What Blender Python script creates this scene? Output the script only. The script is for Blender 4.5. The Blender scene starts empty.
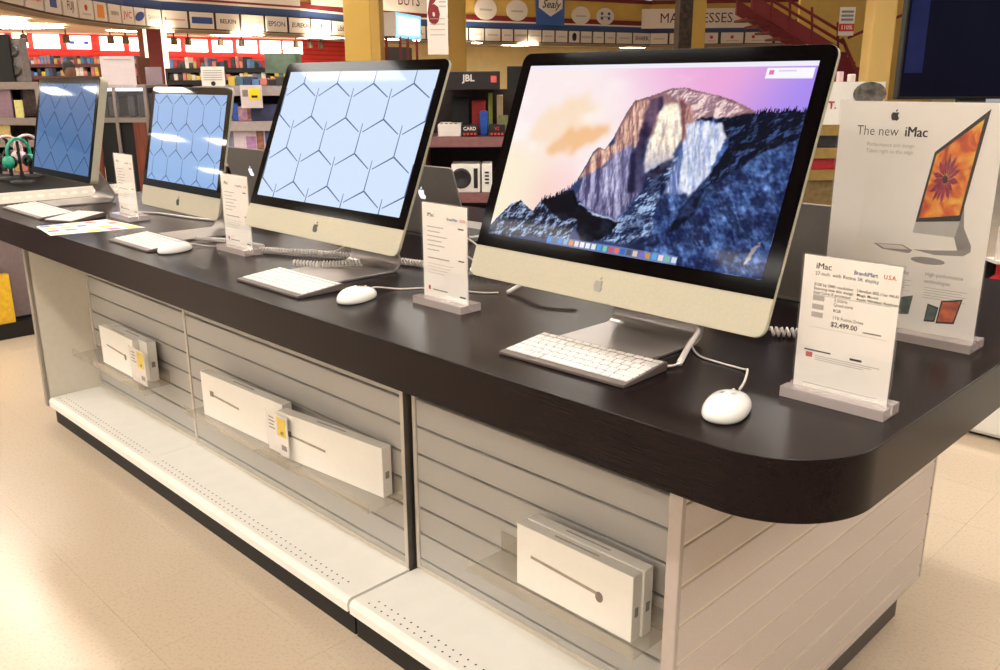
import bpy, math, random
import numpy as np
from mathutils import Vector, Matrix

random.seed(7)
RNG = np.random.RandomState(5)
SC = bpy.context.scene
COL = SC.collection

# ------------------------------------------------------------------ camera, world, light, exposure
HT = 0.893                                   # height of the counter top above the floor
CAM = np.array([0.6479, -1.007, 0.4881 + HT])
YAW, PITCH, ROLL, FPX = 0.7876, -0.2817, -0.0043, 883.43

def cam_axes():
    cy, sy, cp, sp = math.cos(YAW), math.sin(YAW), math.cos(PITCH), math.sin(PITCH)
    f = np.array([-sy * cp, cy * cp, sp]); r = np.array([cy, sy, 0.0]); u = np.cross(r, f)
    c, s = math.cos(ROLL), math.sin(ROLL)
    return c * r + s * u, -s * r + c * u, f
AX_R, AX_U, AX_F = cam_axes()
cam_data = bpy.data.cameras.new('camera')
cam_data.sensor_width = 36.0
cam_data.lens = FPX / 1000 * 36.0
cam_data.clip_end = 200
cam = bpy.data.objects.new('camera', cam_data)
COL.objects.link(cam)
cam.matrix_world = Matrix(((AX_R[0], AX_U[0], -AX_F[0], CAM[0]), (AX_R[1], AX_U[1], -AX_F[1], CAM[1]),
                           (AX_R[2], AX_U[2], -AX_F[2], CAM[2]), (0, 0, 0, 1)))
SC.camera = cam

world = bpy.data.worlds.new('store_ambience')
SC.world = world
world.use_nodes = True
world.node_tree.nodes['Background'].inputs[0].default_value = (1.0, 0.97, 0.94, 1)
world.node_tree.nodes['Background'].inputs[1].default_value = 0.37

SC.view_settings.view_transform = 'Standard'
SC.view_settings.look = 'None'
SC.view_settings.gamma = 1.0
SC.view_settings.use_curve_mapping = False
SC.view_settings.exposure = 0.0
TROFFER = 27.0                               # emission of the hall's ceiling lights
UNDER = 30.0                                 # emission of the lights below the mezzanine

# ------------------------------------------------------------------ pixel rays (to measure the place, at true depth)
FH = np.array([-math.sin(YAW), math.cos(YAW)])
RH = np.array([math.cos(YAW), math.sin(YAW)])

def ray(px, py):
    return AX_F + (px - 500) / FPX * AX_R - (py - 335) / FPX * AX_U

def at(px, py, b):
    d = ray(px, py)
    return CAM + d * (b / (d[:2] @ FH))

def on_z(px, py, z):
    d = ray(px, py)
    return CAM + d * ((z - CAM[2]) / d[2])

def G(a, b, z):                              # store frame: a to the right of, b ahead of the photographer
    p = CAM[:2] + RH * a + FH * b
    return np.array([p[0], p[1], z])

# ------------------------------------------------------------------ materials
def lin(c):
    return tuple((x / 255 / 12.92) if x / 255 <= 0.04045 else ((x / 255 + 0.055) / 1.055) ** 2.4 for x in c[:3]) + (1.0,)

MATS = {}
def mat(name, c, rough=0.5, metal=0.0, emit=0.0, noise=0.0, nscale=40.0, bump=0.0, spec=0.5, coat=0.0, stretch=None):
    if name in MATS:
        return MATS[name]
    m = bpy.data.materials.new(name); m.use_nodes = True
    nt = m.node_tree; b = nt.nodes['Principled BSDF']
    col = lin(c)
    b.inputs['Base Color'].default_value = col
    b.inputs['Roughness'].default_value = rough
    b.inputs['Metallic'].default_value = metal
    b.inputs['Specular IOR Level'].default_value = spec
    if coat:
        b.inputs['Coat Weight'].default_value = coat
        b.inputs['Coat Roughness'].default_value = 0.04
    if emit:
        b.inputs['Emission Color'].default_value = col
        b.inputs['Emission Strength'].default_value = emit
    if noise or bump:
        tc = nt.nodes.new('ShaderNodeTexCoord'); mp = nt.nodes.new('ShaderNodeMapping')
        nz = nt.nodes.new('ShaderNodeTexNoise'); nz.inputs['Scale'].default_value = nscale
        nz.inputs['Detail'].default_value = 4
        if stretch: mp.inputs['Scale'].default_value = stretch
        nt.links.new(tc.outputs['Object'], mp.inputs['Vector']); nt.links.new(mp.outputs[0], nz.inputs['Vector'])
        if noise:
            rp = nt.nodes.new('ShaderNodeValToRGB')
            rp.color_ramp.elements[0].position = 0.35; rp.color_ramp.elements[1].position = 0.65
            rp.color_ramp.elements[0].color = tuple(x * (1 - noise) for x in col[:3]) + (1,)
            rp.color_ramp.elements[1].color = tuple(min(1, x * (1 + noise)) for x in col[:3]) + (1,)
            nt.links.new(nz.outputs[0], rp.inputs[0]); nt.links.new(rp.outputs[0], b.inputs['Base Color'])
        if bump:
            bp = nt.nodes.new('ShaderNodeBump'); bp.inputs['Strength'].default_value = bump
            bp.inputs['Distance'].default_value = 0.002
            nt.links.new(nz.outputs[0], bp.inputs['Height']); nt.links.new(bp.outputs[0], b.inputs['Normal'])
    MATS[name] = m
    return m

def clear_mat(name, tint=(0.95, 0.95, 0.95), gloss=0.12, body=0.0, bodycol=(220, 205, 200)):
    m = bpy.data.materials.new(name); m.use_nodes = True
    nt = m.node_tree; nt.nodes.clear()
    out = nt.nodes.new('ShaderNodeOutputMaterial')
    tr = nt.nodes.new('ShaderNodeBsdfTransparent'); tr.inputs[0].default_value = tint + (1,)
    gl = nt.nodes.new('ShaderNodeBsdfGlossy'); gl.inputs['Roughness'].default_value = 0.03
    df = nt.nodes.new('ShaderNodeBsdfDiffuse'); df.inputs[0].default_value = lin(bodycol)
    m1 = nt.nodes.new('ShaderNodeMixShader'); m1.inputs[0].default_value = body
    m2 = nt.nodes.new('ShaderNodeMixShader')
    lw = nt.nodes.new('ShaderNodeLayerWeight'); lw.inputs[0].default_value = 0.5
    pw = nt.nodes.new('ShaderNodeMath'); pw.operation = 'POWER'; pw.inputs[1].default_value = 4.0
    ma = nt.nodes.new('ShaderNodeMath'); ma.operation = 'MULTIPLY_ADD'; ma.inputs[1].default_value = 0.6; ma.inputs[2].default_value = gloss * 0.4
    nt.links.new(lw.outputs['Facing'], pw.inputs[0]); nt.links.new(pw.outputs[0], ma.inputs[0])
    nt.links.new(tr.outputs[0], m1.inputs[1]); nt.links.new(df.outputs[0], m1.inputs[2])
    nt.links.new(ma.outputs[0], m2.inputs[0]); nt.links.new(m1.outputs[0], m2.inputs[1]); nt.links.new(gl.outputs[0], m2.inputs[2])
    nt.links.new(m2.outputs[0], out.inputs[0])
    MATS[name] = m
    return m

# ------------------------------------------------------------------ mesh helpers
class MB:
    def __init__(s): s.v = []; s.f = []
    def add(s, vs, fs):
        n = len(s.v); s.v += [tuple(float(c) for c in p) for p in vs]; s.f += [tuple(i + n for i in f) for f in fs]; return s
    def box(s, x0, x1, y0, y1, z0, z1, M=None):
        vs = [(x, y, z) for z in (z0, z1) for y in (y0, y1) for x in (x0, x1)]
        if M: vs = [M(*p) for p in vs]
        return s.add(vs, [(0, 2, 3, 1), (4, 5, 7, 6), (0, 1, 5, 4), (2, 6, 7, 3), (0, 4, 6, 2), (1, 3, 7, 5)])
    def extr(s, poly, w0, w1, M=None):       # polygon in (u, v), extruded along w
        M = M or (lambda u, v, w: (u, v, w)); n = len(poly)
        vs = [M(u, v, w0) for u, v in poly] + [M(u, v, w1) for u, v in poly]
        fs = [tuple(range(n - 1, -1, -1)), tuple(range(n, 2 * n))] + [(i, (i + 1) % n, (i + 1) % n + n, i + n) for i in range(n)]
        return s.add(vs, fs)
    def flat(s, poly, M):
        return s.add([M(u, v) for u, v in poly], [tuple(range(len(poly)))])
    def tube(s, pts, r, n=8, closed=False):
        pts = [Vector(p) for p in pts]; rs = r if isinstance(r, (list, tuple)) else [r] * len(pts)
        vs = []; N = len(pts); side = None
        for i, p in enumerate(pts):
            t = (pts[(i + 1) % N] - pts[i - 1]) if closed else (pts[min(i + 1, N - 1)] - pts[max(i - 1, 0)])
            t.normalize()
            if side is None: side = t.orthogonal().normalized()
            side = (side - t * side.dot(t)); side = side.normalized() if side.length > 1e-6 else t.orthogonal().normalized()
            up = t.cross(side)
            for k in range(n):
                a = 2 * math.pi * k / n
                vs.append(p + side * (math.cos(a) * rs[i]) + up * (math.sin(a) * rs[i]))
        fs = []
        for i in range(N if closed else N - 1):
            j = (i + 1) % N
            for k in range(n): fs.append((i * n + k, i * n + (k + 1) % n, j * n + (k + 1) % n, j * n + k))
        if not closed: fs += [tuple(range(n - 1, -1, -1)), tuple((N - 1) * n + k for k in range(n))]
        return s.add(vs, fs)
    def lathe(s, prof, n=20, M=None):        # profile of (radius, height)
        M = M or (lambda x, y, z: (x, y, z)); vs = []; fs = []; m = len(prof)
        for k in range(n):
            a = 2 * math.pi * k / n
            vs += [M(r * math.cos(a), r * math.sin(a), h) for r, h in prof]
        for k in range(n):
            for i in range(m - 1): fs.append((k * m + i, ((k + 1) % n) * m + i, ((k + 1) % n) * m + i + 1, k * m + i + 1))
        return s.add(vs, fs)
    def mesh(s, name, m, smooth=False):
        me = bpy.data.meshes.new(name); me.from_pydata(s.v, [], s.f); me.validate()
        if m: me.materials.append(m)
        if smooth: me.polygons.foreach_set('use_smooth', [True] * len(me.polygons))
        me.update(); return me
    def build(s, name, m, parent=None, smooth=False, bevel=0.0, seg=2):
        o = bpy.data.objects.new(name, s.mesh(name, m, smooth)); COL.objects.link(o)
        if parent: o.parent = parent
        if bevel:
            b = o.modifiers.new('bevel', 'BEVEL'); b.width = bevel; b.segments = seg; b.limit_method = 'ANGLE'; b.angle_limit = math.radians(40)
        return o

def put(name, me, parent=None, loc=None):
    o = bpy.data.objects.new(name, me); COL.objects.link(o)
    if parent: o.parent = parent
    if loc is not None: o.location = loc
    return o

def tag(o, label, cat, group=None):
    o['label'] = label; o['category'] = cat
    if group: o['group'] = group
    return o

def thing(name, label, cat, loc=(0, 0, 0), rz=0.0, group=None):
    o = bpy.data.objects.new(name, None); COL.objects.link(o)
    o.location = loc; o.rotation_euler = (0, 0, rz); o.empty_display_size = 0.05
    return tag(o, label, cat, group)

def struct(o):
    o['kind'] = 'structure'; return o

def rrect(w, h, r, n=6, corners=(1, 1, 1, 1), cx=0.0, cy=0.0):   # rounded rectangle, corners bl br tr tl
    pts = []
    for (sx, sy, a0, on) in ((-1, -1, 180, corners[0]), (1, -1, 270, corners[1]), (1, 1, 0, corners[2]), (-1, 1, 90, corners[3])):
        if on and r > 0:
            for k in range(n + 1):
                a = math.radians(a0 + 90 * k / n)
                pts.append((cx + sx * (w / 2 - r) + r * math.cos(a), cy + sy * (h / 2 - r) + r * math.sin(a)))
        else: pts.append((cx + sx * w / 2, cy + sy * h / 2))
    return pts

def strip(path, t):                          # polygon of a bent sheet, path in 2D, thickness t to its left
    L = []; n = len(path)
    for i, p in enumerate(path):
        a = Vector(path[max(i - 1, 0)]); b = Vector(path[min(i + 1, n - 1)]); d = (b - a).normalized()
        L.append((p[0] - d.y * t, p[1] + d.x * t))
    return list(path) + L[::-1]

def smooth_path(pts, n=8):                   # Catmull-Rom
    P = [Vector(p) for p in pts]; P = [P[0] * 2 - P[1]] + P + [P[-1] * 2 - P[-2]]; out = []
    for i in range(1, len(P) - 2):
        for k in range(n):
            t = k / n; a, b, c, d = P[i - 1], P[i], P[i + 1], P[i + 2]
            out.append(0.5 * ((2 * b) + (c - a) * t + (2 * a - 5 * b + 4 * c - d) * t * t + (3 * b - a - 3 * c + d) * t ** 3))
    out.append(P[-2]); return out

def helix(pts, r, pitch, seg=8):             # coil of radius r wound round a path
    P = smooth_path(pts, 12); out = []; ph = 0.0
    for i in range(len(P) - 1):
        d = P[i + 1] - P[i]; L = d.length; t = d.normalized()
        s = Vector((0, 0, 1)).cross(t).normalized(); u = t.cross(s)
        n = max(1, int(L / pitch * seg))
        for k in range(n):
            out.append(P[i] + d * (k / n) + s * (math.cos(ph) * r) + u * (math.sin(ph) * r)); ph += 2 * math.pi * (L / pitch) / n
    return out

TEXTS = {}
def text_mesh(body, size, m, bold=0.0, align='CENTER', shear=0.0, sx=1.0):
    key = (body, round(size, 5), m.name, bold, align, shear, sx)
    if key in TEXTS: return TEXTS[key]
    cu = bpy.data.curves.new('lettering', 'FONT'); cu.body = body; cu.size = size; cu.offset = bold * size; cu.align_x = align; cu.align_y = 'CENTER'
    cu.shear = shear; cu.resolution_u = 2
    ob = bpy.data.objects.new('lettering_source', cu); COL.objects.link(ob)
    bpy.context.view_layer.update()
    dg = bpy.context.evaluated_depsgraph_get()
    me = bpy.data.meshes.new_from_object(ob.evaluated_get(dg))
    if sx != 1.0:
        for v in me.vertices: v.co.x *= sx
    me.materials.clear(); me.materials.append(m); me.name = 'lettering'
    bpy.data.objects.remove(ob); bpy.data.curves.remove(cu)
    TEXTS[key] = me
    return me

def write(parent, body, size, m, M4, name='lettering', **k):   # lettering as a part, M4 = its place in the parent's frame
    o = put(name, text_mesh(body, size, m, **k), parent); o.matrix_local = M4; return o

def write_bold(parent, body, size, m, M4, d=.035, **k):
    write(parent, body, size, m, M4, **k)
    return write(parent, body, size, m, M4 @ Matrix.Translation((size * d, 0, 0.00003)), **k)

def face_m(origin, ex, ey):                  # 4x4 of a face: x along ex, y along ey
    ex = Vector(ex).normalized(); ey = Vector(ey).normalized(); ez = ex.cross(ey)
    return Matrix(((ex.x, ey.x, ez.x, origin[0]), (ex.y, ey.y, ez.y, origin[1]), (ex.z, ey.z, ez.z, origin[2]), (0, 0, 0, 1)))

# ------------------------------------------------------------------ shared materials
M_lam = mat('espresso_laminate', (21, 11, 13), 0.26, noise=0.28, nscale=6, stretch=(2, 60, 60), spec=0.13)
M_slat = mat('grey_slat_laminate', (178, 174, 168), 0.5, noise=0.04, nscale=300)
M_slatback = mat('slat_groove_grey', (120, 113, 104), 0.6, noise=0.05)
M_trim = mat('slat_wall_trim', (205, 196, 184), 0.4, noise=0.03)
M_metal_edge = mat('grey_metal_edge', (92, 88, 84), 0.4, metal=0.6, noise=0.05)
M_white = mat('white_enamel_steel', (245, 243, 236), 0.35, noise=0.015, nscale=15)
M_cream = mat('cream_panel', (224, 216, 200), 0.45, noise=0.02)
M_black = mat('matt_black', (12, 11, 11), 0.6, noise=0.1)
M_hole = mat('hole_dark', (40, 36, 32), 0.9, noise=0.05)
M_alu = mat('brushed_aluminium', (184, 179, 160), 0.45, metal=0.3, noise=0.03, nscale=200)
M_alu_foot = mat('polished_aluminium', (172, 166, 164), 0.32, metal=0.7, noise=0.03, nscale=200)
M_glass_black = mat('black_screen_glass', (4, 4, 5), 0.03, noise=0.05, spec=0.28)
M_glass_coated = mat('coated_screen_glass', (5, 3, 5), 0.08, noise=0.05, spec=0.05)
M_logo_black = mat('logo_black', (12, 12, 12), 0.3, noise=0.05)
M_logo_grey = mat('logo_grey', (150, 148, 140), 0.3, noise=0.05)
M_logo_glow = mat('logo_glow', (235, 240, 255), 0.3, emit=1.0, noise=0.01)
M_key = mat('white_keys', (226, 222, 220), 0.35, noise=0.01)
M_kbd = mat('keyboard_aluminium', (112, 102, 98), 0.4, metal=0.3, noise=0.03)
M_mouse = mat('white_gloss_plastic', (246, 244, 240), 0.12, noise=0.008, coat=0.6)
M_cable = mat('white_cable', (226, 218, 214), 0.4, noise=0.02)
M_paper = mat('paper', (252, 249, 242), 0.7, noise=0.015)
M_boxwhite = mat('white_card_box', (250, 247, 240), 0.4, noise=0.01)
M_ink = mat('ink_black', (30, 28, 28), 0.6, noise=0.05)
M_inkgrey = mat('ink_grey', (140, 136, 132), 0.6, noise=0.05)
M_inklight = mat('ink_light_grey', (185, 181, 176), 0.6, noise=0.05)
M_inkred = mat('ink_red', (205, 55, 45), 0.6, noise=0.05)
M_inkblue = mat('ink_blue', (50, 75, 150), 0.6, noise=0.05)
M_yellowtag = mat('yellow_tag', (250, 222, 30), 0.55, noise=0.03)
M_acr = clear_mat('clear_acrylic_sheet', (0.985, 0.98, 0.98), 0.08, 0.03, (245, 240, 236))
M_acrb = clear_mat('clear_acrylic_block', (0.90, 0.86, 0.86), 0.35, 0.34, (244, 232, 230))
M_bin = clear_mat('clear_bin', (0.93, 0.92, 0.90), 0.14, 0.12, (225, 218, 205))
M_yellow = mat('yellow_paint', (218, 180, 92), 0.6, noise=0.05, nscale=3)
M_dred = mat('dark_red_paint', (122, 30, 34), 0.55, noise=0.06)
M_blue = mat('blue_band', (52, 76, 130), 0.55, noise=0.05)
M_signw = mat('sign_white', (232, 222, 216), 0.55, noise=0.02)

LOGO = [(0.0, 0.31), (0.10, 0.36), (0.25, 0.38), (0.38, 0.29), (0.30, 0.18), (0.27, 0.02), (0.33, -0.12), (0.43, -0.2), (0.36, -0.36), (0.25, -0.5),
        (0.12, -0.5), (0, -0.45), (-0.12, -0.5), (-0.25, -0.48), (-0.38, -0.3), (-0.44, -0.05), (-0.42, 0.18), (-0.32, 0.33), (-0.18, 0.37), (-0.08, 0.34)]
LEAF = [(0, 0.42), (0.02, 0.55), (0.12, 0.66), (0.2, 0.68), (0.19, 0.55), (0.1, 0.45)]
def logo(parent, m, M, size):
    mb = MB()
    for poly in (LOGO, LEAF): mb.extr([(u * size, v * size) for u, v in poly], 0, 0.0006, M)
    return mb.build('fruit_logo', m, parent)

# ------------------------------------------------------------------ floor
def floor_material(name, joints):
    m = bpy.data.materials.new(name); m.use_nodes = True
    nt = m.node_tree; b = nt.nodes['Principled BSDF']
    geo = nt.nodes.new('ShaderNodeNewGeometry')
    n1 = nt.nodes.new('ShaderNodeTexNoise'); n1.inputs['Scale'].default_value = 110; n1.inputs['Detail'].default_value = 3
    n2 = nt.nodes.new('ShaderNodeTexNoise'); n2.inputs['Scale'].default_value = 1.3
    r1 = nt.nodes.new('ShaderNodeValToRGB'); r2 = nt.nodes.new('ShaderNodeValToRGB')
    r1.color_ramp.elements[0].position = 0.3; r1.color_ramp.elements[0].color = lin((201, 189, 170))
    r1.color_ramp.elements[1].position = 0.5; r1.color_ramp.elements[1].color = lin((212, 201, 183))
    r2.color_ramp.elements[0].color = lin((238, 226, 216)); r2.color_ramp.elements[1].color = lin((255, 250, 245))
    mx = nt.nodes.new('ShaderNodeMixRGB'); mx.blend_type = 'MULTIPLY'; mx.inputs[0].default_value = 1
    for nd, rp in ((n1, r1), (n2, r2)):
        nt.links.new(geo.outputs['Position'], nd.inputs['Vector']); nt.links.new(nd.outputs[0], rp.inputs[0])
    nt.links.new(r1.outputs[0], mx.inputs[1]); nt.links.new(r2.outputs[0], mx.inputs[2])
    last = mx
    if joints:
        mp = nt.nodes.new('ShaderNodeMapping'); mp.inputs['Location'].default_value = (1.33, 0.276, 0)
        br = nt.nodes.new('ShaderNodeTexBrick'); br.offset = 0.0; br.inputs['Scale'].default_value = 1.0
        br.inputs['Brick Width'].default_value = 0.305; br.inputs['Row Height'].default_value = 0.305
        br.inputs['Mortar Size'].default_value = 0.0012; br.inputs['Color1'].default_value = (1, 1, 1, 1); br.inputs['Color2'].default_value = (1, 1, 1, 1)
        br.inputs['Mortar'].default_value = (0.86, 0.82, 0.78, 1)
        nt.links.new(geo.outputs['Position'], mp.inputs['Vector']); nt.links.new(mp.outputs[0], br.inputs['Vector'])
        m2 = nt.nodes.new('ShaderNodeMixRGB'); m2.blend_type = 'MULTIPLY'; m2.inputs[0].default_value = 1
        nt.links.new(last.outputs[0], m2.inputs[1]); nt.links.new(br.outputs['Color'], m2.inputs[2]); last = m2
    nt.links.new(last.outputs[0], b.inputs['Base Color'])
    b.inputs['Roughness'].default_value = 0.25; b.inputs['Specular IOR Level'].default_value = 0.5
    return m
M_floor = floor_material('speckled_vinyl_floor', True)
M_tile = floor_material('speckled_vinyl_tile', False)

floor = struct(MB().box(-48, 22, -14, 52, -0.1, -0.0015).build('floor', M_floor))
TS = 0.305
tile_me = MB().box(-TS / 2 + 0.0003, TS / 2 - 0.0003, -TS / 2 + 0.0003, TS / 2 - 0.0003, -0.004, 0.0)
tile_me = tile_me.mesh('tile', M_tile)
cand = []
for i in range(-24, 12):
    for j in range(-8, 22):
        x = -1.33 + TS * (i + 0.5); y = -0.276 + TS * (j + 0.5)
        if -3.0 < x < -0.2 and 0.2 < y < 1.15: continue
        d = np.array([x, y, 0]) - CAM; zc = d @ AX_F
        if zc < 0.3: continue
        px = 500 + FPX * (d @ AX_R) / zc; py = 335 - FPX * (d @ AX_U) / zc
        vis = (-60 < px < 420 and 325 < py < 760 and py > 395 + (px - 40) * 0.68 - 25) or (-60 < px < 45 and py > 320) or (820 < px < 1060 and 420 < py < 760)
        if vis: cand.append((zc, x, y))
cand.sort()
for zc, x, y in cand[:300]: put('tile', tile_me, floor, (x, y, 0))

# ------------------------------------------------------------------ counter top
def arc(cx, cy, r, a0, a1, n=60):
    return [(cx + r * math.cos(math.radians(a0 + (a1 - a0) * k / n)), cy + r * math.sin(math.radians(a0 + (a1 - a0) * k / n))) for k in range(n + 1)]
XR, XL, DEPTH, TH, RC = 0.2177, -3.41, 1.41, 0.0952, 0.16
poly = [(XL, 0)] + arc(XR - RC, RC, RC, -90, 0) + arc(XR - RC, DEPTH - RC, RC, 0, 90) + [(XL, DEPTH)]
top = MB().extr(poly, HT - TH, HT).build('countertop', M_lam, bevel=0.0015)
tag(top, 'long dark brown laminate countertop with a rounded corner carrying the computers', 'countertop')

# ------------------------------------------------------------------ slat wall units under the counter
YF, YD, ZD = 0.331, 0.1045, HT - 0.78
FS = 0.0762
SLOTS = [HT - 0.3659 + FS * k for k in (3, 2, 1, 0, -1, -2, -3, -4, -5)]
ZTOP = HT - TH - 0.0006
def slat_profile(z0, z1, t=0.012):           # section in (y, z), front towards -y
    return [(0, z0), (-t + 0.002, z0), (-t, z0 + 0.002), (-t, z1 - 0.002), (-t + 0.002, z1), (0, z1)]

def slat_unit(x0, x1, yf, label, proud_right):
    t = thing('slat_wall_unit', label, 'display unit', ((x0 + x1) / 2, yf, 0), group='slat wall units below the counter')
    h = (x1 - x0) / 2
    yb = 1.075 - yf                                      # carcass runs back to the rear wall of the unit
    MB().box(-h + 0.001, h - 0.001, 0.012, yb, 0.03, ZTOP).build('backing_panel', M_slatback, t)
    ed = [ZTOP] + SLOTS + [ZD + 0.012]
    cache = {}
    for a, b in zip(ed[:-1], ed[1:]):
        z1 = a - (0.0028 if a != ZTOP else 0); z0 = b + (0.0028 if b != ed[-1] else 0)
        MB().extr(slat_profile(z0, z1), -h + 0.016, h - 0.016, lambda u, v, w: (w, u + 0.012, v)).build('slat', M_slat, t)
    for s in (-1, 1):
        MB().box(*sorted((s * h - s * 0.001, s * h - s * 0.015)), -0.004, 0.012, ZD + 0.002, ZTOP).build('upright_trim', M_trim, t, bevel=0.002)
    MB().box(-h + 0.015, h - 0.015, -0.003, 0.012, ZD + 0.001, ZD + 0.014).build('bottom_trim', M_trim, t)
    if proud_right:
        MB().box(h - 0.001, h + 0.001, -0.003, 0.04, ZD + 0.002, ZTOP).build('side_edge', M_metal_edge, t)
    # base deck: folded steel tray with a rolled front lip
    y0 = YD - yf
    prof = [(-0.001, ZD), (y0 + 0.014, ZD), (y0 + 0.005, ZD - 0.004), (y0, ZD - 0.013), (y0, ZD - 0.036), (y0 + 0.012, ZD - 0.036), (y0 + 0.012, ZD - 0.012), (-0.001, ZD - 0.012)]
    deck = MB().extr(prof, -h + 0.0012, h - 0.0012, lambda u, v, w: (w, u, v)).build('base_deck', M_white, t)
    hb = MB(); n = int((x1 - x0 - 0.08) / 0.0254)
    for r, yy in enumerate((y0 + 0.030, y0 + 0.052)):
        for k in range(n):
            cx = -h + 0.045 + k * 0.0254 + r * 0.0127
            hb.add([(cx + 0.0028 * math.cos(a * math.pi / 4), yy + 0.0028 * math.sin(a * math.pi / 4), ZD + 0.0004) for a in range(8)], [tuple(range(8))])
    hb.build('perforations', M_hole, deck)
    MB().box(-h, h, y0 + 0.02, y0 + 0.032, 0.001, ZD - 0.0125).build('kick_plate', M_black, t)
    return t
S1, S2, XLE, XE = -2.2398, -1.0198, -3.1393, -0.0552
slat_unit(XLE + 0.002, S1, YF - 0.012, 'grey slat wall unit with white base deck beside the cream end panel', False)
slat_unit(S1, S2 - 0.004, YF - 0.020, 'widest grey slat wall unit holding two white boxes on one clear shelf', True)
slat_unit(S2 + 0.004, XE - 0.026, YF, 'grey slat wall unit nearest the rounded counter corner, below the big computer', False)

# end panels of the gondola
YE0, YE1, ZB = 0.1025, 1.3058, HT - 0.8175
t = thing('end_panel', 'slatted end panel with horizontal grooves under the rounded counter corner', 'panel', (XE, 0, 0))
MB().box(-0.024, -0.010, YE0 + 0.002, YE1 - 0.002, ZB + 0.001, ZTOP).build('backing_panel', M_slatback, t)
es = [ZTOP] + [HT - 0.1685 - 0.0764 * k for k in range(9)] + [ZB + 0.006]
M_slat_end = mat('end_slat_laminate', (206, 194, 186), 0.45, noise=0.05, nscale=250)
M_insert = mat('groove_insert', (224, 214, 190), 0.35, metal=0.3, noise=0.03)
for i, (a, b) in enumerate(zip(es[:-1], es[1:])):
    z1 = a - (0.003 if i else 0); z0 = b + (0.003 if i < 9 else 0)
    MB().extr(slat_profile(z0, z1, 0.010), YE0 + 0.012, YE1 - 0.012, lambda u, v, w: (-u - 0.010, w, v)).build('slat', M_slat_end, t)
    if 0 < i: MB().box(-0.0098, -0.0025, YE0 + 0.012, YE1 - 0.012, a - 0.0026, a + 0.0026).build('groove_insert', M_insert, t)
for y0, y1 in ((YE0, YE0 + 0.012), (YE1 - 0.012, YE1)): MB().box(-0.025, 0.001, y0, y1, ZB, ZTOP).build('edge_trim', mat('end_edge_trim', (182, 170, 162), .45, noise=.03), t, bevel=0.002)
MB().box(-0.025, 0.001, YE0 + 0.012, YE1 - 0.012, ZB, ZB + 0.006).build('bottom_trim', M_trim, t)
MB().box(-0.024, -0.013, YE0 + 0.05, YE1 - 0.115, 0.001, ZB).build('kick_plate', mat('grey_brown_kick', (70, 60, 54), 0.45, noise=0.08), t)

t = thing('end_panel', 'plain cream end panel at the far end of the counter', 'panel', (XLE, 0, 0))
MB().box(-0.026, -0.001, YE0 + 0.010, YE1 - 0.012, ZB, ZTOP).build('board', M_cream, t, bevel=0.003)
MB().box(-0.030, 0.000, YE0 - 0.004, YE0 + 0.009, ZB, ZTOP).build('edge_trim', mat('beige_grey_edge', (150, 142, 130), .4, noise=.05), t, bevel=0.002)
MB().box(-0.016, -0.004, YE0 + 0.07, YE1 - 0.06, 0.001, ZB).build('kick_plate', M_black, t)

# ------------------------------------------------------------------ clear bins with boxed keyboards
def card_box(name, label, x0, x1, y0, y1, z0, z1, motif, group, rz=0.0):
    t = thing(name, label, 'box', ((x0 + x1) / 2, y0, z0), rz, group)
    w = (x1 - x0) / 2; h = z1 - z0
    MB().box(-w, w, 0, y1 - y0, 0, h).build('carton', M_boxwhite, t, bevel=0.0015)
    Mf = lambda u, v, ww=0: (u, -0.0004 - ww, v)
    k = 0.0
    if motif:
        cx, L, s, sq = motif                 # thin side view of a keyboard with its round or square end
        MB().extr([(cx - L / 2, h * 0.53), (cx + L / 2, h * 0.47), (cx + L / 2, h * 0.52), (cx - L / 2, h * 0.575)], 0, 0.0003, Mf).build('printed_keyboard', mat('print_grey_brown', (170, 158, 146), 0.6, noise=0.1), t)
        ex = cx + s * L / 2; ey = h * (0.485 if s > 0 else 0.555)
        if sq: q = [(ex - 0.011, ey - 0.006), (ex + 0.011, ey - 0.006), (ex + 0.011, ey + 0.012), (ex - 0.011, ey + 0.012)]
        else: q = [(ex + 0.010 * math.cos(a * math.pi / 6), ey - 0.004 + 0.012 * math.sin(a * math.pi / 6)) for a in range(12)]
        MB().extr(q, 0, 0.0005, Mf).build('printed_cap', mat('print_dark_brown', (128, 116, 106), 0.5, noise=0.2), t)
    MB().box(w, w + 0.0004, (y1 - y0) * 0.3, (y1 - y0) * 0.7, h * 0.36, h * 0.50).build('end_mark', M_logo_grey, t)
    MB().box(-0.06, 0.06, (y1 - y0) * 0.45, (y1 - y0) * 0.6, h, h + 0.0004).build('top_print', M_inklight, t)
    return t

def clear_bin(label, x0, x1, yw, z):
    t = thing('clear_shelf', label, 'shelf', ((x0 + x1) / 2, yw, z), group='clear plastic shelves on the slat wall')
    w = (x1 - x0) / 2
    MB().box(-w, w, -0.115, 0.0, -0.004, 0.0).build('tray', M_bin, t)
    MB().box(-w, w, -0.118, -0.115, -0.006, 0.022).build('front_lip', M_bin, t)
    MB().box(-w, w, -0.004, -0.001, 0.0, 0.05).build('back_hook', M_bin, t)
    return t

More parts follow.
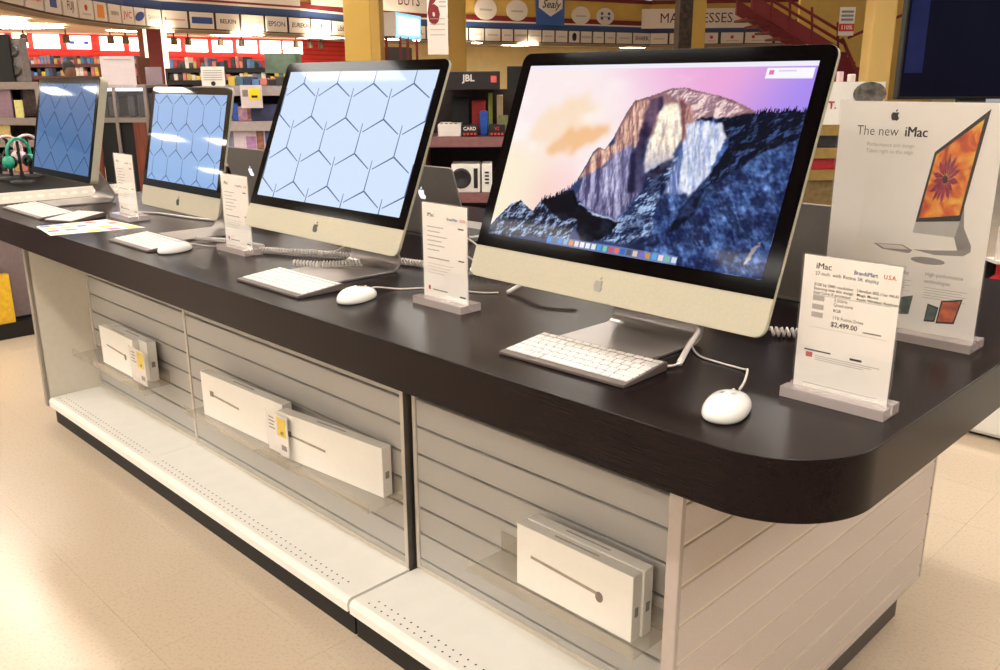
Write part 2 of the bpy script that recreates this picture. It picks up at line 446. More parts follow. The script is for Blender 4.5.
def price_tag(label, x, y, z, w, h, group='yellow price tags on the clear shelves'):
    t = thing('price_tag', label, 'price tag', (x, y, z), group=group)
    MB().box(-w * 0.9, w * 0.9, -0.035, 0.012, -0.002, 0.0).build('foot', M_bin, t)
    MB().box(-w / 2 - 0.003, w / 2 + 0.003, -0.004, -0.0025, 0, h).build('holder', M_acr, t)
    MB().box(-w / 2, w / 2, -0.002, -0.001, 0.012, h - 0.003).build('card', M_paper, t)
    MB().box(-w * 0.02, w * 0.42, -0.0024, -0.0021, h * 0.50, h * 0.93).build('yellow_patch', M_yellowtag, t)
    write(t, '49', h * 0.13, M_ink, face_m((w * 0.22, -0.0027, h * 0.58), (1, 0, 0), (0, 0, 1)), bold=0.02)
    for k in range(4): MB().box(-w * 0.42, -w * (0.12 + 0.05 * (k % 2)), -0.0024, -0.0021, h * (0.60 + 0.08 * k), h * (0.63 + 0.08 * k)).build('print_line', M_inkgrey, t)
    MB().box(w * 0.15, w * 0.4, -0.0024, -0.0021, h * 0.2, h * 0.32).build('barcode', M_inkgrey, t)
    return t

g = 'boxed keyboards on the slat wall'
zb_ = HT - 0.590
clear_bin('clear plastic shelf on the nearest slat wall unit', -0.69, -0.215, YF - 0.001, zb_ - 0.004)
card_box('keyboard_box', 'front white keyboard box with a printed round end, on the nearest clear shelf', -0.560, -0.245, 0.245, 0.274, zb_, zb_ + 0.148, (-0.02, 0.19, 1, 0), g)
card_box('keyboard_box', 'white keyboard box behind another on the nearest clear shelf', -0.556, -0.241, 0.276, 0.306, zb_, zb_ + 0.150, None, g)
clear_bin('long clear plastic shelf on the widest slat wall unit', -2.05, -1.035, YF - 0.021, HT - 0.571)
zc_ = HT - 0.563
card_box('keyboard_box', 'left white keyboard box on the long clear shelf, partly behind the yellow tag', -1.980, -1.513, 0.238, 0.271, zc_ - 0.0075, zc_ + 0.142, (-0.09, 0.16, -1, 1), g, .04)
card_box('keyboard_box', 'right white keyboard box on the long clear shelf', -1.505, -1.068, 0.246, 0.279, zc_ - 0.0075, zc_ + 0.134, (-0.09, 0.16, -1, 1), g, .10)
price_tag('yellow price tag in a clear holder between the two long white boxes', -1.495, 0.218, HT - 0.5680, 0.11, 0.135)
clear_bin('clear plastic shelf on the slat wall beside the cream end panel', -3.06, -2.42, YF - 0.013, HT - 0.592)
card_box('keyboard_box', 'small white keyboard box in front on the farthest clear shelf', -2.845, -2.535, 0.240, 0.264, HT - 0.588, HT - 0.434, (-0.01, 0.17, 1, 0), g)
card_box('keyboard_box', 'white keyboard box behind another on the farthest clear shelf', -2.80, -2.47, 0.266, 0.300, HT - 0.588, HT - 0.436, None, g)
price_tag('yellow price tag in a clear holder on the farthest clear shelf', -2.455, 0.222, HT - 0.5885, 0.12, 0.145)

# ------------------------------------------------------------------ screens
def emit_mat(name, c, strength=1.0, spec=0.5):
    m = mat(name, (3, 3, 4), 0.04, spec=spec)
    b = m.node_tree.nodes['Principled BSDF']
    b.inputs['Emission Color'].default_value = lin(c); b.inputs['Emission Strength'].default_value = strength
    return m

def vnoise(u, v, fx, fy, seed):
    r = np.random.RandomState(seed); gx, gy = int(fx) + 3, int(fy) + 3
    g_ = r.rand(gy, gx); X = np.clip(u, 0, 1) * fx; Y = np.clip(v, 0, 1) * fy
    i = X.astype(int); j = Y.astype(int); a = X - i; b = Y - j; a = a * a * (3 - 2 * a); b = b * b * (3 - 2 * b)
    return (g_[j, i] * (1 - a) + g_[j, i + 1] * a) * (1 - b) + (g_[j + 1, i] * (1 - a) + g_[j + 1, i + 1] * a) * b
def fbm(u, v, fx, fy, seed, o=4):
    s = 0; w = 0.5; t_ = 0
    for k in range(o): s = s + w * vnoise(u, v, fx * 2 ** k, fy * 2 ** k, seed + k); t_ += w; w *= 0.5
    return s / t_
def inpoly(u, v, P):
    ins = np.zeros(u.shape, bool); n = len(P)
    for i in range(n):
        x0, y0 = P[i]; x1, y1 = P[(i + 1) % n]
        c = ((y0 > v) != (y1 > v)); ins ^= c & (u < (x1 - x0) * (v - y0) / (y1 - y0 + 1e-12) + x0)
    return ins
def ss(x, a, b):
    t_ = np.clip((x - a) / (b - a), 0, 1); return t_ * t_ * (3 - 2 * t_)

WALL = dict([
    ('lower_face', [(0.335, 0.723), (0.344, 0.556), (0.556, 0.532), (0.555, 0.688), (0.507, 0.823), (0.438, 0.815), (0.368, 0.773)]),
    ('left_tan', [(0.323, 0.625), (0.364, 0.458), (0.421, 0.427), (0.453, 0.234), (0.467, 0.194), (0.504, 0.189), (0.502, 0.309), (0.507, 0.437), (0.434, 0.496), (0.369, 0.592)]),
    ('lavender', [(0.418, 0.515), (0.437, 0.478), (0.493, 0.421), (0.513, 0.6), (0.521, 0.676), (0.413, 0.693), (0.413, 0.586)]),
    ('navy_gap', [(0.496, 0.472), (0.535, 0.426), (0.56, 0.568), (0.566, 0.669), (0.515, 0.677)]),
    ('dark_streak', [(0.516, 0.189), (0.558, 0.172), (0.57, 0.221), (0.545, 0.273), (0.547, 0.365), (0.53, 0.435), (0.516, 0.504), (0.504, 0.368), (0.509, 0.283)]),
    ('top_slope', [(0.555, 0.155), (0.606, 0.128), (0.694, 0.145), (0.749, 0.168), (0.835, 0.237), (0.767, 0.271), (0.701, 0.274), (0.675, 0.291), (0.649, 0.219)]),
    ('brown', [(0.602, 0.167), (0.654, 0.219), (0.679, 0.299), (0.668, 0.39), (0.652, 0.391), (0.629, 0.244)]),
    ('cream', [(0.57, 0.209), (0.617, 0.208), (0.641, 0.301), (0.651, 0.383), (0.639, 0.475), (0.597, 0.521), (0.56, 0.568), (0.542, 0.451), (0.555, 0.348), (0.551, 0.272)]),
    ('dark_foot', [(0.567, 0.575), (0.599, 0.529), (0.641, 0.487), (0.627, 0.559), (0.588, 0.598)]),
    ('blue_mid', [(0.461, 0.94), (0.507, 0.823), (0.557, 0.698), (0.566, 0.551), (0.666, 0.459), (0.757, 0.905)]),
    ('blue_right', [(0.629, 0.628), (0.771, 0.549), (0.924, 0.405), (1.01, 0.329), (1.069, 0.998), (0.758, 1.026), (0.629, 0.982)]),
    ('shoulder', [(0.659, 0.415), (0.67, 0.308), (0.702, 0.278), (0.768, 0.279), (0.791, 0.412), (0.773, 0.509), (0.728, 0.644), (0.644, 0.657), (0.648, 0.524)]),
    ('white_patch', [(0.662, 0.309), (0.765, 0.3), (0.789, 0.359), (0.771, 0.549), (0.723, 0.659), (0.687, 0.62), (0.668, 0.427)]),
    ('ridge_blue', [(0.787, 0.374), (0.903, 0.281), (0.878, 0.437), (0.781, 0.606), (0.765, 0.582)]),
    ('forest_r', [(0.676, 0.278), (0.778, 0.266), (0.854, 0.242), (0.894, 0.226), (1.01, 0.212), (1.006, 0.357), (0.925, 0.411), (0.874, 0.465), (0.818, 0.558), (0.77, 0.623), (0.771, 0.549), (0.805, 0.401), (0.77, 0.3)]),
    ('forest_band', [(0.771, 0.549), (0.761, 0.712), (0.723, 0.824), (0.687, 0.846), (0.719, 0.69)]),
    ('rock_left', [(-0.008, 1.008), (0.054, 0.839), (0.098, 0.778), (0.142, 0.8), (0.172, 0.83), (0.203, 0.773), (0.287, 0.86), (0.341, 0.8), (0.364, 0.818), (0.347, 0.966), (0.249, 0.976)]),
    ('forest_l', [(0.198, 0.756), (0.244, 0.72), (0.312, 0.688), (0.362, 0.774), (0.438, 0.815), (0.515, 0.827), (0.5, 0.889), (0.433, 0.957), (0.39, 0.958), (0.349, 0.843), (0.291, 0.859), (0.218, 0.81)]),
    ('ledge', [(0.348, 0.754), (0.404, 0.799), (0.506, 0.818), (0.508, 0.828), (0.406, 0.812), (0.347, 0.765)]),
    ('warm_spot', [(0.935, 0.95), (0.95, 0.862), (0.971, 0.826), (0.955, 0.917)]),
    ('cloud1', [(0.157, 0.485), (0.232, 0.368), (0.382, 0.332), (0.391, 0.384), (0.321, 0.416), (0.267, 0.484), (0.197, 0.51)]),
    ('cloud2', [(0.076, 0.436), (0.126, 0.243), (0.262, 0.167), (0.369, 0.262), (0.311, 0.363), (0.168, 0.466)]),
])
def wallpaper(NX, NY):                       # evening sky over a granite dome with forest, desktop bars on top
    u, v = np.meshgrid(np.linspace(0, 1, NX), np.linspace(0, 1, NY))
    mixc = lambda A, B, t_: A + (B - A) * t_[..., None]
    C_ = lambda *c: np.zeros(u.shape + (3,)) + np.array(c, float)
    def blur(a, n):
        for _ in range(n):
            a = (a + np.roll(a, 1, 0) + np.roll(a, -1, 0) + np.roll(a, 1, 1) + np.roll(a, -1, 1)) / 5
        return a
    def rot(ang): c, s_ = math.cos(ang), math.sin(ang); return np.clip(.5 + (u - .5) * c * .65 + (v - .5) * s_ * .65, 0, 1), np.clip(.5 - (u - .5) * s_ * .65 + (v - .5) * c * .65, 0, 1)
    ju = (fbm(u, v, 30, 20, 201) - .5) * .030 + (fbm(u, v, 120, 80, 211, 2) - .5) * .016
    jv = (fbm(u, v, 30, 20, 221) - .5) * .040 + (fbm(u, v, 120, 80, 231, 2) - .5) * .024
    img = C_(252, 236, 236)
    img = mixc(img, np.array([236, 170, 220.]), ss(u + 0.40 * (0.25 - v), 0.32, 0.80))
    img = mixc(img, np.array([168, 140, 240.]), ss(u + 0.25 * v, 0.74, 1.06))
    img = mixc(img, np.array([250, 208, 205.]), ss(v, 0.40, 0.75) * ss(0.55 - u, 0, 0.40) * ss(u, .02, .2))
    img = mixc(img, np.array([252, 240, 205.]), ss(0.30 - u, 0, 0.28) * ss(v, 0.30, 0.6) * 0.8)
    cl = fbm(u, v, 6, 5, 11)
    img = mixc(img, np.array([250, 222, 190.]), blur(inpoly(u + ju * 3, v + jv * 3, WALL['cloud2']).astype(float), 90) * (.7 + .9 * np.clip(cl - .3, 0, 1)))
    img = mixc(img, np.array([244, 192, 140.]), np.clip(blur(inpoly(u + ju * 2, v + jv * 2, WALL['cloud1']).astype(float), 45) * (.8 + .7 * cl), 0, 1) * .9)
    img = mixc(img, np.array([255, 252, 250.]), ss(fbm(u, v, 5, 5, 33), 0.52, 0.80) * ss(0.55 - u, 0, 0.3) * 0.7)
    img = mixc(img, np.array([255, 214, 238.]), ss(fbm(u, v, 4, 6, 51), 0.50, 0.72) * ss(u, 0.35, 0.5) * ss(.8 - u, 0, .2) * 0.55)
    SKY = [(0, .946), (.02, .905), (.068, .813), (.108, .783), (.144, .816), (.171, .835), (.199, .752), (.26, .719), (.314, .653), (.334, .569), (.353, .479),
           (.371, .449), (.396, .46), (.415, .398), (.426, .333), (.443, .248), (.46, .195), (.493, .179), (.525, .162), (.575, .131), (.621, .125), (.696, .15),
           (.749, .169), (.789, .187), (.863, .238), (.889, .226), (.924, .232), (.955, .222), (1.0, .219)]
    sk = np.interp(u[0], [p[0] for p in SKY], [p[1] for p in SKY])
    jag = (RNG.rand(NX) - 0.5) * 0.006; jag[u[0] > 0.86] *= 5; jag[(u[0] > .19) & (u[0] < 0.32)] *= 5
    land = v > (sk + jag)[None, :]
    fine = vnoise(u, v, 230, 130, 91); fine2 = fbm(u, v, 90, 60, 95, 2)
    def tex(ang, fx, fy, seed): a, b = rot(ang); return fbm(a, b, fx, fy, seed, 4)
    vert = .55 * tex(-.16, 60, 5, 71) + .45 * fbm(u, v, 14, 11, 75, 4); diag = .6 * tex(.85, 5, 34, 121) + .4 * fbm(u, v, 22, 16, 125, 4); diag2 = .6 * tex(1.0, 4, 30, 141) + .4 * fbm(u, v, 20, 15, 145, 4); blot = fbm(u, v, 26, 20, 81, 4)
    ju *= .55; jv *= .55
    L_ = C_(52, 66, 110)
    L_ = mixc(L_, np.array([150, 112, 116.]), ss(.42 - v, 0, .06) * ss(u, .36, .40) * ss(.88 - u, 0, .03))
    rid = lambda n_: np.clip(1 - np.abs(2 * n_ - 1) * 2.2, 0, 1)
    gr = lambda a, sc_=14: np.clip(.5 + sc_ * (np.roll(a, 1, 1) - np.roll(a, -1, 1) + .6 * (np.roll(a, 1, 0) - np.roll(a, -1, 0))), 0, 1)
    r1 = gr(fbm(u, v, 34, 26, 301, 4), 4.5); r2 = gr(tex(.9, 14, 44, 311), 5.0); r3 = gr(tex(-.2, 70, 12, 321), 4.0)
    def paint(nm, dark, light, tx, lo, hi, soft=2, amt=1.0):
        nonlocal L_
        m = blur(inpoly(u + ju, v + jv, WALL[nm]).astype(float), soft) * amt
        k = ss(tx, lo - .05, hi + .05)
        L_ = mixc(L_, 0, m * 0) * (1 - m[..., None]) + mixc(C_(*dark), np.array(light, float), k) * m[..., None]
    paint('lower_face', (70, 66, 106), (180, 176, 210), .45 * vert + .55 * r3, .32, .70, 3)
    paint('blue_mid', (30, 40, 78), (168, 194, 232), .4 * diag + .6 * r1, .34, .68, 3)
    paint('blue_right', (16, 26, 66), (104, 142, 208), .4 * diag2 + .6 * r2, .34, .72, 3)
    bm = ss(.5 * (diag2 + blot), .50, .60) * ss(v, .42, .52) * ss(u, .50, .60)
    L_ = mixc(L_, np.array([14, 20, 50.]), bm * .65)
    L_ = mixc(L_, np.array([150, 182, 236.]), ss(.5 * diag2 + .5 * r2, .58, .74) * ss(v, .45, .6) * ss(u, .45, .55) * .55)
    paint('shoulder', (92, 110, 166), (204, 214, 240), .5 * vert + .5 * r3, .32, .70, 9)
    paint('left_tan', (124, 80, 88), (248, 204, 178), .5 * vert + .5 * r3, .30, .66, 5)
    paint('lavender', (96, 92, 134), (206, 202, 232), .5 * vert + .5 * r3, .32, .70, 22)
    paint('navy_gap', (30, 28, 60), (96, 92, 130), vert, .42, .70, 9)
    paint('top_slope', (150, 116, 130), (242, 212, 208), .3 * blot + .7 * r1, .30, .66, 4)
    paint('brown', (126, 78, 84), (206, 158, 144), .5 * vert + .5 * r3, .32, .66, 6)
    paint('cream', (206, 180, 176), (255, 246, 222), .5 * vert + .5 * r3 + .6 * (.42 - v), .26, .56, 6)
    paint('dark_streak', (34, 26, 58), (110, 84, 108), vert, .44, .70, 4)
    L_ = mixc(L_, np.array([176, 172, 200.]), blur(inpoly(u + ju, v + jv, WALL['cream']).astype(float), 6) * ss(v, .40, .58) * .8)
    paint('dark_foot', (22, 20, 42), (70, 66, 96), blot, .45, .7, 1)
    paint('white_patch', (150, 166, 210), (234, 236, 248), .5 * vert + .5 * r3, .28, .62, 6)
    paint('ridge_blue', (34, 52, 112), (96, 132, 204), .4 * diag + .6 * r2, .34, .70, 2)
    paint('forest_r', (10, 14, 32), (60, 84, 136), .4 * blot + .6 * r1, .52, .86, 2)
    paint('forest_band', (10, 14, 34), (48, 66, 110), blot, .48, .76, 2)
    paint('rock_left', (20, 22, 42), (164, 186, 222), .45 * blot + .55 * r1, .42, .74, 1)
    paint('forest_l', (8, 9, 20), (30, 36, 56), blot, .48, .80, 1)
    paint('ledge', (120, 140, 190), (216, 226, 246), blot, .40, .60, 1)
    paint('warm_spot', (160, 150, 150), (236, 220, 196), blot, .40, .60, 1)
    edge = ss(.014 - (v - (sk + jag)[None, :]), 0, .012) * ss(.80 - u, 0, .02) * ss(u, .33, .36)
    L_ = mixc(L_, np.array([110, 72, 76.]), edge * .6)
    L_ = L_ * (0.86 + 0.28 * fine2)[..., None]
    img = np.where(land[..., None], L_, img)
    # menu bar, notice, dock
    A3 = lambda *c: np.array(c, float)
    img = np.where((v < 0.024)[..., None], A3(240, 238, 250), img)
    img = np.where(((u > .86) & (u < .993) & (v > .03) & (v < .079))[..., None], A3(250, 248, 255), img)
    img = np.where(((u > .868) & (u < .882) & (v > .042) & (v < .062))[..., None], A3(226, 120, 170), img)
    img = np.where(((u > .895) & (u < .945) & (np.abs(v - .045) < .004))[..., None], A3(214, 210, 226), img)
    dk = (u > .259) & (u < .741) & (v > .957)
    img = np.where(dk[..., None], img * 0.45 + A3(150, 170, 215) * 0.55, img)
    ic = [(60, 150, 235), (110, 118, 130), (90, 150, 225), (150, 175, 210), (225, 150, 80), (236, 214, 214), (240, 240, 240), (235, 240, 245), (230, 236, 238), (70, 165, 235), (120, 205, 190),
          (225, 80, 95), (228, 120, 110), (50, 110, 200), (84, 92, 110), (228, 200, 180), (130, 110, 195), (200, 150, 90), (90, 170, 220), (236, 220, 224), (120, 190, 170), (214, 222, 232)]
    for k, c in enumerate(ic):
        uc = .270 + k * .0219
        img = np.where(((np.abs(u - uc) < .0078) & (np.abs(v - .978) < .0145))[..., None], A3(*c), img)
    return np.clip(img, 0, 255) / 255

def paint_grid(name, w, h, img, M, m, parent):          # a screen surface carrying a computed picture in its colour attribute
    NY, NX = img.shape[:2]
    us = (np.linspace(0, 1, NX) - 0.5) * w; vs = (0.5 - np.linspace(0, 1, NY)) * h
    vv = [M(a, b) for b in vs for a in us]
    idx = np.arange(NX * NY).reshape(NY, NX)
    q = np.stack([idx[1:, :-1], idx[1:, 1:], idx[:-1, 1:], idx[:-1, :-1]], -1).reshape(-1, 4)
    me = bpy.data.meshes.new(name); me.from_pydata(vv, [], q.tolist())
    ca = me.color_attributes.new('picture', 'FLOAT_COLOR', 'POINT')
    l = np.where(img <= 0.04045, img / 12.92, ((img + 0.055) / 1.055) ** 2.4)
    ca.data.foreach_set('color', np.concatenate([l, np.ones((NY, NX, 1))], -1).ravel().astype(np.float32))
    me.materials.append(m); me.update()
    return put(name, me, parent)

M_pic = bpy.data.materials.new('lit_picture_screen'); M_pic.use_nodes = True
_nt = M_pic.node_tree; _b = _nt.nodes['Principled BSDF']
_at = _nt.nodes.new('ShaderNodeAttribute'); _at.attribute_name = 'picture'
_nt.links.new(_at.outputs['Color'], _b.inputs['Emission Color']); _b.inputs['Emission Strength'].default_value = 1.0
_b.inputs['Base Color'].default_value = (0.003, 0.003, 0.003, 1); _b.inputs['Roughness'].default_value = 0.05; _b.inputs['Specular IOR Level'].default_value = 0.04

def hex_lines(parent, w, h, M, m, du, dv, u0, v0, stem, leg, wid):     # honeycomb of three-armed strokes on a lit screen
    mb = MB()
    def clip(a, b):
        t0, t1 = 0.0, 1.0
        for k in (0, 1):
            d = b[k] - a[k]
            for lim, sgn in ((0, 1), (1, -1)):
                p_ = -sgn * d; q = sgn * (a[k] - lim)
                if abs(p_) < 1e-9:
                    if q < 0: return None
                elif p_ < 0: t0 = max(t0, q / p_)
                else: t1 = min(t1, q / p_)
        if t0 >= t1: return None
        return [(a[0] + (b[0] - a[0]) * t_, a[1] + (b[1] - a[1]) * t_) for t_ in (t0, t1)]
    for r in range(-2, int(1.2 / dv) + 3):
        for c in range(-2, int(1.2 / du) + 3):
            ju = u0 + c * du + (du / 2 if r % 2 else 0); jv = v0 + r * dv
            for e in ((0, -stem), (-leg[0], leg[1]), (leg[0], leg[1])):
                s = clip((ju, jv), (ju + e[0], jv + e[1]))
                if not s: continue
                a = Vector(((s[0][0] - .5) * w, (.5 - s[0][1]) * h)); b = Vector(((s[1][0] - .5) * w, (.5 - s[1][1]) * h))
                d = (b - a)
                if d.length < 1e-4: continue
                n = Vector((-d.y, d.x)).normalized() * wid / 2
                mb.flat([a - n, b - n * 0.6, b + n * 0.6, a + n], lambda x, y: M(x, y, -0.0003))
    o = mb.build('screen_pattern', m, parent); o['kind'] = 'stuff'; return o

def all_in_one(label, x, y, z, tilt, W, GH, CH, DW, DH, border, foot, screen, logo_m, chin=True, yaw=0.0, side=0.006, glass=None):
    """screen plane through the chin line (x, y, z over the counter); GH glass height, CH chin height"""
    t = thing('desktop_computer' if chin else 'desktop_monitor', label, 'computer' if chin else 'monitor', (x, y, HT), yaw)
    ev = (0, math.sin(tilt), math.cos(tilt)); en = (0, math.cos(tilt), -math.sin(tilt))
    def P(u, v, w=0): return (u, v * ev[1] + w * en[1], z + v * ev[2] + w * en[2])
    zlow = -CH if chin else 0.0
    hh = GH - zlow; cy = (GH + zlow) / 2; rc = 0.020
    case = MB().extr(rrect(W, hh, rc, 6, cy=cy), 0.0, side, P)
    # the back swells towards the middle
    rings = [(1.0, side), (0.93, side + 0.008), (0.75, side + 0.020), (0.5, side + 0.031), (0.25, side + 0.038)]
    base = rrect(W - 0.002, hh - 0.002, rc, 6, cy=cy); n = len(base); vs = []; fs = []
    for s, w_ in rings: vs += [P(u * s, cy + (v - cy) * s, w_) for u, v in base]
    for i in range(len(rings) - 1):
        for k in range(n): fs.append((i * n + k, i * n + (k + 1) % n, (i + 1) * n + (k + 1) % n, (i + 1) * n + k))
    fs.append(tuple((len(rings) - 1) * n + k for k in range(n)))
    case.add(vs, fs)
    case.build('case', M_alu, t)
    gl = MB().extr(rrect(W - 0.0024, GH - 0.0012, rc - 0.001, 6, corners=(0, 0, 1, 1) if chin else (1, 1, 1, 1), cy=GH / 2), -0.0012, 0.0, P).build('screen_glass', glass or M_glass_coated, t)
    if chin:
        MB().extr(rrect(W - 0.0024, CH - 0.0012, rc - 0.001, 6, corners=(1, 1, 0, 0), cy=-CH / 2), -0.0010, 0.0, P).build('chin', M_alu, t)
        logo(t, logo_m, lambda u, v, w: P(u, -CH / 2 + v - 0.001, -0.0011 - w), 0.024)
    vc = border + DH / 2
    screen(t, gl, DW, DH, lambda a, b, w=0: P(a, vc + b, -0.0016 + w))
    # stand: bent aluminium sheet
    fw, f0, f1 = foot
    ya = 0.36 * GH; att = P(0, ya, 0.030)
    path = [(f0, 0.0)] + [(f1 - 0.03 + 0.03 * math.sin(a), 0.03 - 0.03 * math.cos(a)) for a in np.linspace(0, 1.75, 9)]
    path += [(att[1] + 0.012, att[2] - 0.01), (att[1], att[2])]
    MB().extr(strip(path, 0.006), -fw / 2, fw / 2, lambda u, v, w: (w, u, v)).build('stand', M_alu_foot, t, bevel=0.0015)
    return t

K = 1.055
def scr_wall(t, gl, w, h, M):
    paint_grid('screen', w, h, wallpaper(500, 282), lambda a, b: M(a, b), M_pic, gl)
    return
all_in_one('largest all-in-one computer, nearest the rounded corner, showing a granite mountain at sunset', .6479 + K * (-.2887 - .6479), -1.007 + K * (.1787 + 1.007), .4881 + K * (.1738 - .4881), .358,
           .650 * K, .387 * K, .0605 * K, .597 * K, .336 * K, .0255 * K, (.205 * K, -.045, .175), scr_wall, M_logo_grey, yaw=-.018)

def hexscreen(cbase, cline, strength, args, key, spec=0.04):
    mb_ = emit_mat('lit_screen_' + key, cbase, strength, spec); ml_ = emit_mat('screen_lines_' + key, cline, strength, spec)
    def f(t, gl, w, h, M):
        MB().flat([(-w / 2, -h / 2), (w / 2, -h / 2), (w / 2, h / 2), (-w / 2, h / 2)], lambda a, b: M(a, b)).build('screen', mb_, gl)
        hex_lines(gl, w, h, M, ml_, *args)
    return f
all_in_one('large all-in-one computer with a pale blue honeycomb screen, second from the rounded corner', .6479 + K * (-1.1727 - .6479), -1.007 + K * (.190 + 1.007), .4881 + K * (.1738 - .4881), .389,
           .650 * K, .387 * K, .0605 * K, .597 * K, .336 * K, .0255 * K, (.205 * K, -.045, .175),
           hexscreen((214, 231, 254), (92, 112, 156), 1.0, (.2485, .2555, .129, .093, .22, (.112, .098), .0042), 'pale_blue'), M_logo_black)
all_in_one('smaller all-in-one computer with a light blue honeycomb screen and ceiling lights mirrored in it', .6479 + K * (-1.962 - .6479), -1.007 + K * (.214 + 1.007), .4881 + K * (.164 - .4881), .219,
           .528 * K, .313 * K, .062 * K, .476 * K, .268 * K, .023 * K, (.170 * K, -.045, .165),
           hexscreen((152, 188, 236), (72, 92, 140), 0.95, (.2175, .305, .181, .017, .195, (.098, .098), .0040), 'light_blue', .4), M_logo_black, yaw=-.014, glass=M_glass_black)
all_in_one('farthest monitor with an all-black frame and a dim blue diamond-patterned screen', .6479 + K * (-3.039 - .6479), -1.007 + K * (.236 + 1.007), .4881 + K * (.126 - .4881), .223,
           .650 * K, .387 * K, .0605 * K, .597 * K, .336 * K, .0255 * K, (.20 * K, -.06, .18),
           hexscreen((84, 126, 178), (44, 66, 112), 0.8, (.30, .235, .16, .09, .0, (.15, .2), .006), 'dim_blue', .14), M_logo_black, chin=False, yaw=-.014, side=0.028)

# ------------------------------------------------------------------ keyboards
ROWS = [('f', [1.0357] * 14), ('n', [1] * 13 + [1.5]), ('n', [1.5] + [1] * 13), ('n', [1.8] + [1] * 11 + [1.7]), ('n', [2.3] + [1] * 10 + [2.2]), ('n', [1, 1, 1, 1.25, 5, 1.25, 1, 1, 1, 1])]
def keyboard(label, x, y, rz, full=False, single=False):
    t = thing('keyboard', label, 'keyboard', (x, y, HT), rz, 'white computer keyboards')
    Lk = 0.43 if full else 0.281; D = 0.130
    zt = lambda yy: 0.0065 + (0.0165 - 0.0065) * yy / D
    prof = [(0.0, 0.0005), (D - 0.02, 0.0005), (D - 0.004, 0.001), (D, 0.006), (D, 0.0145), (D - 0.003, 0.0168), (0.0, 0.0065)]
    MB().extr(prof, 0, Lk, lambda u, v, w: (w, u, v)).build('body', M_kbd, t, bevel=0.001)
    pitch = 0.019; z_h = 0.0018; joined = MB(); shared = {}
    yk = D - 0.0075
    for kind, ws in ROWS:
        kh = 0.0095 if kind == 'f' else 0.0162; step = 0.0125 if kind == 'f' else pitch
        xx = 0.0035
        cols = list(ws)
        if full: cols = cols + [1] * 8
        sc_ = (Lk - 0.007) / (sum(cols) * pitch) if not full else (Lk - 0.007) / (22.5 * pitch)
        for w in cols:
            kw = w * pitch * sc_; y0 = yk - kh; a = (xx + 0.0012, xx + kw - 0.0012)
            if single:
                key = (kind, round(w, 3))
                if key not in shared:
                    hw = (a[1] - a[0]) / 2; sl = (zt(D) - zt(0)) / D
                    kb_ = MB(); pts = [(sx * hw * f, sy * kh / 2 * f, sy * kh / 2 * f * sl + zz) for zz, f in ((0.0, 1.0), (z_h, 0.95)) for sx, sy in ((-1, -1), (1, -1), (1, 1), (-1, 1))]
                    kb_.add(pts, [(3, 2, 1, 0), (4, 5, 6, 7), (0, 1, 5, 4), (1, 2, 6, 5), (2, 3, 7, 6), (3, 0, 4, 7)])
                    shared[key] = kb_.mesh('key', M_key)
                put('key', shared[key], t, ((a[0] + a[1]) / 2, y0 + kh / 2, zt(y0 + kh / 2)))
            else:
                joined.add([(a[0], y0, zt(y0)), (a[1], y0, zt(y0)), (a[1], yk, zt(yk)), (a[0], yk, zt(yk)), (a[0] + .0004, y0 + .0004, zt(y0) + z_h), (a[1] - .0004, y0 + .0004, zt(y0) + z_h), (a[1] - .0004, yk - .0004, zt(yk) + z_h), (a[0] + .0004, yk - .0004, zt(yk) + z_h)],
                           [(4, 5, 6, 7), (0, 1, 5, 4), (1, 2, 6, 5), (2, 3, 7, 6), (3, 0, 4, 7)])
            xx += kw
        yk -= step + (0.0012 if kind == 'f' else 0.0005)
    if not single:
        o = joined.build('keys', M_key, t); o['kind'] = 'stuff'
    return t
kb1 = keyboard('white and silver keyboard in front of the mountain-screen computer', -.4577, .0908, .029, single=True)
keyboard('white and silver keyboard in front of the pale blue honeycomb computer', -1.376, .067, .0)
keyboard('white and silver keyboard in front of the smaller computer, partly behind a mouse', -2.195, .074, .0)
keyboard('long white keyboard at the far end of the counter, before the black-framed monitor', -3.262, .080, -.01, full=True)
# cable of the near keyboard with a white sleeve
pts = smooth_path([(.24, .128, .008), (.262, .122, .006), (.281, .142, .006), (.284, .165, .006)], 6)
MB().tube(pts, 0.0022, 6).build('cable', M_cable, kb1, smooth=True)
pts = smooth_path([(.284, .163, .007), (.262, .215, .008), (.240, .268, .010), (.232, .305, .022), (.215, .325, .04)], 6)
MB().tube(pts, 0.0058, 8).build('cable_sleeve', M_cable, kb1, smooth=True)

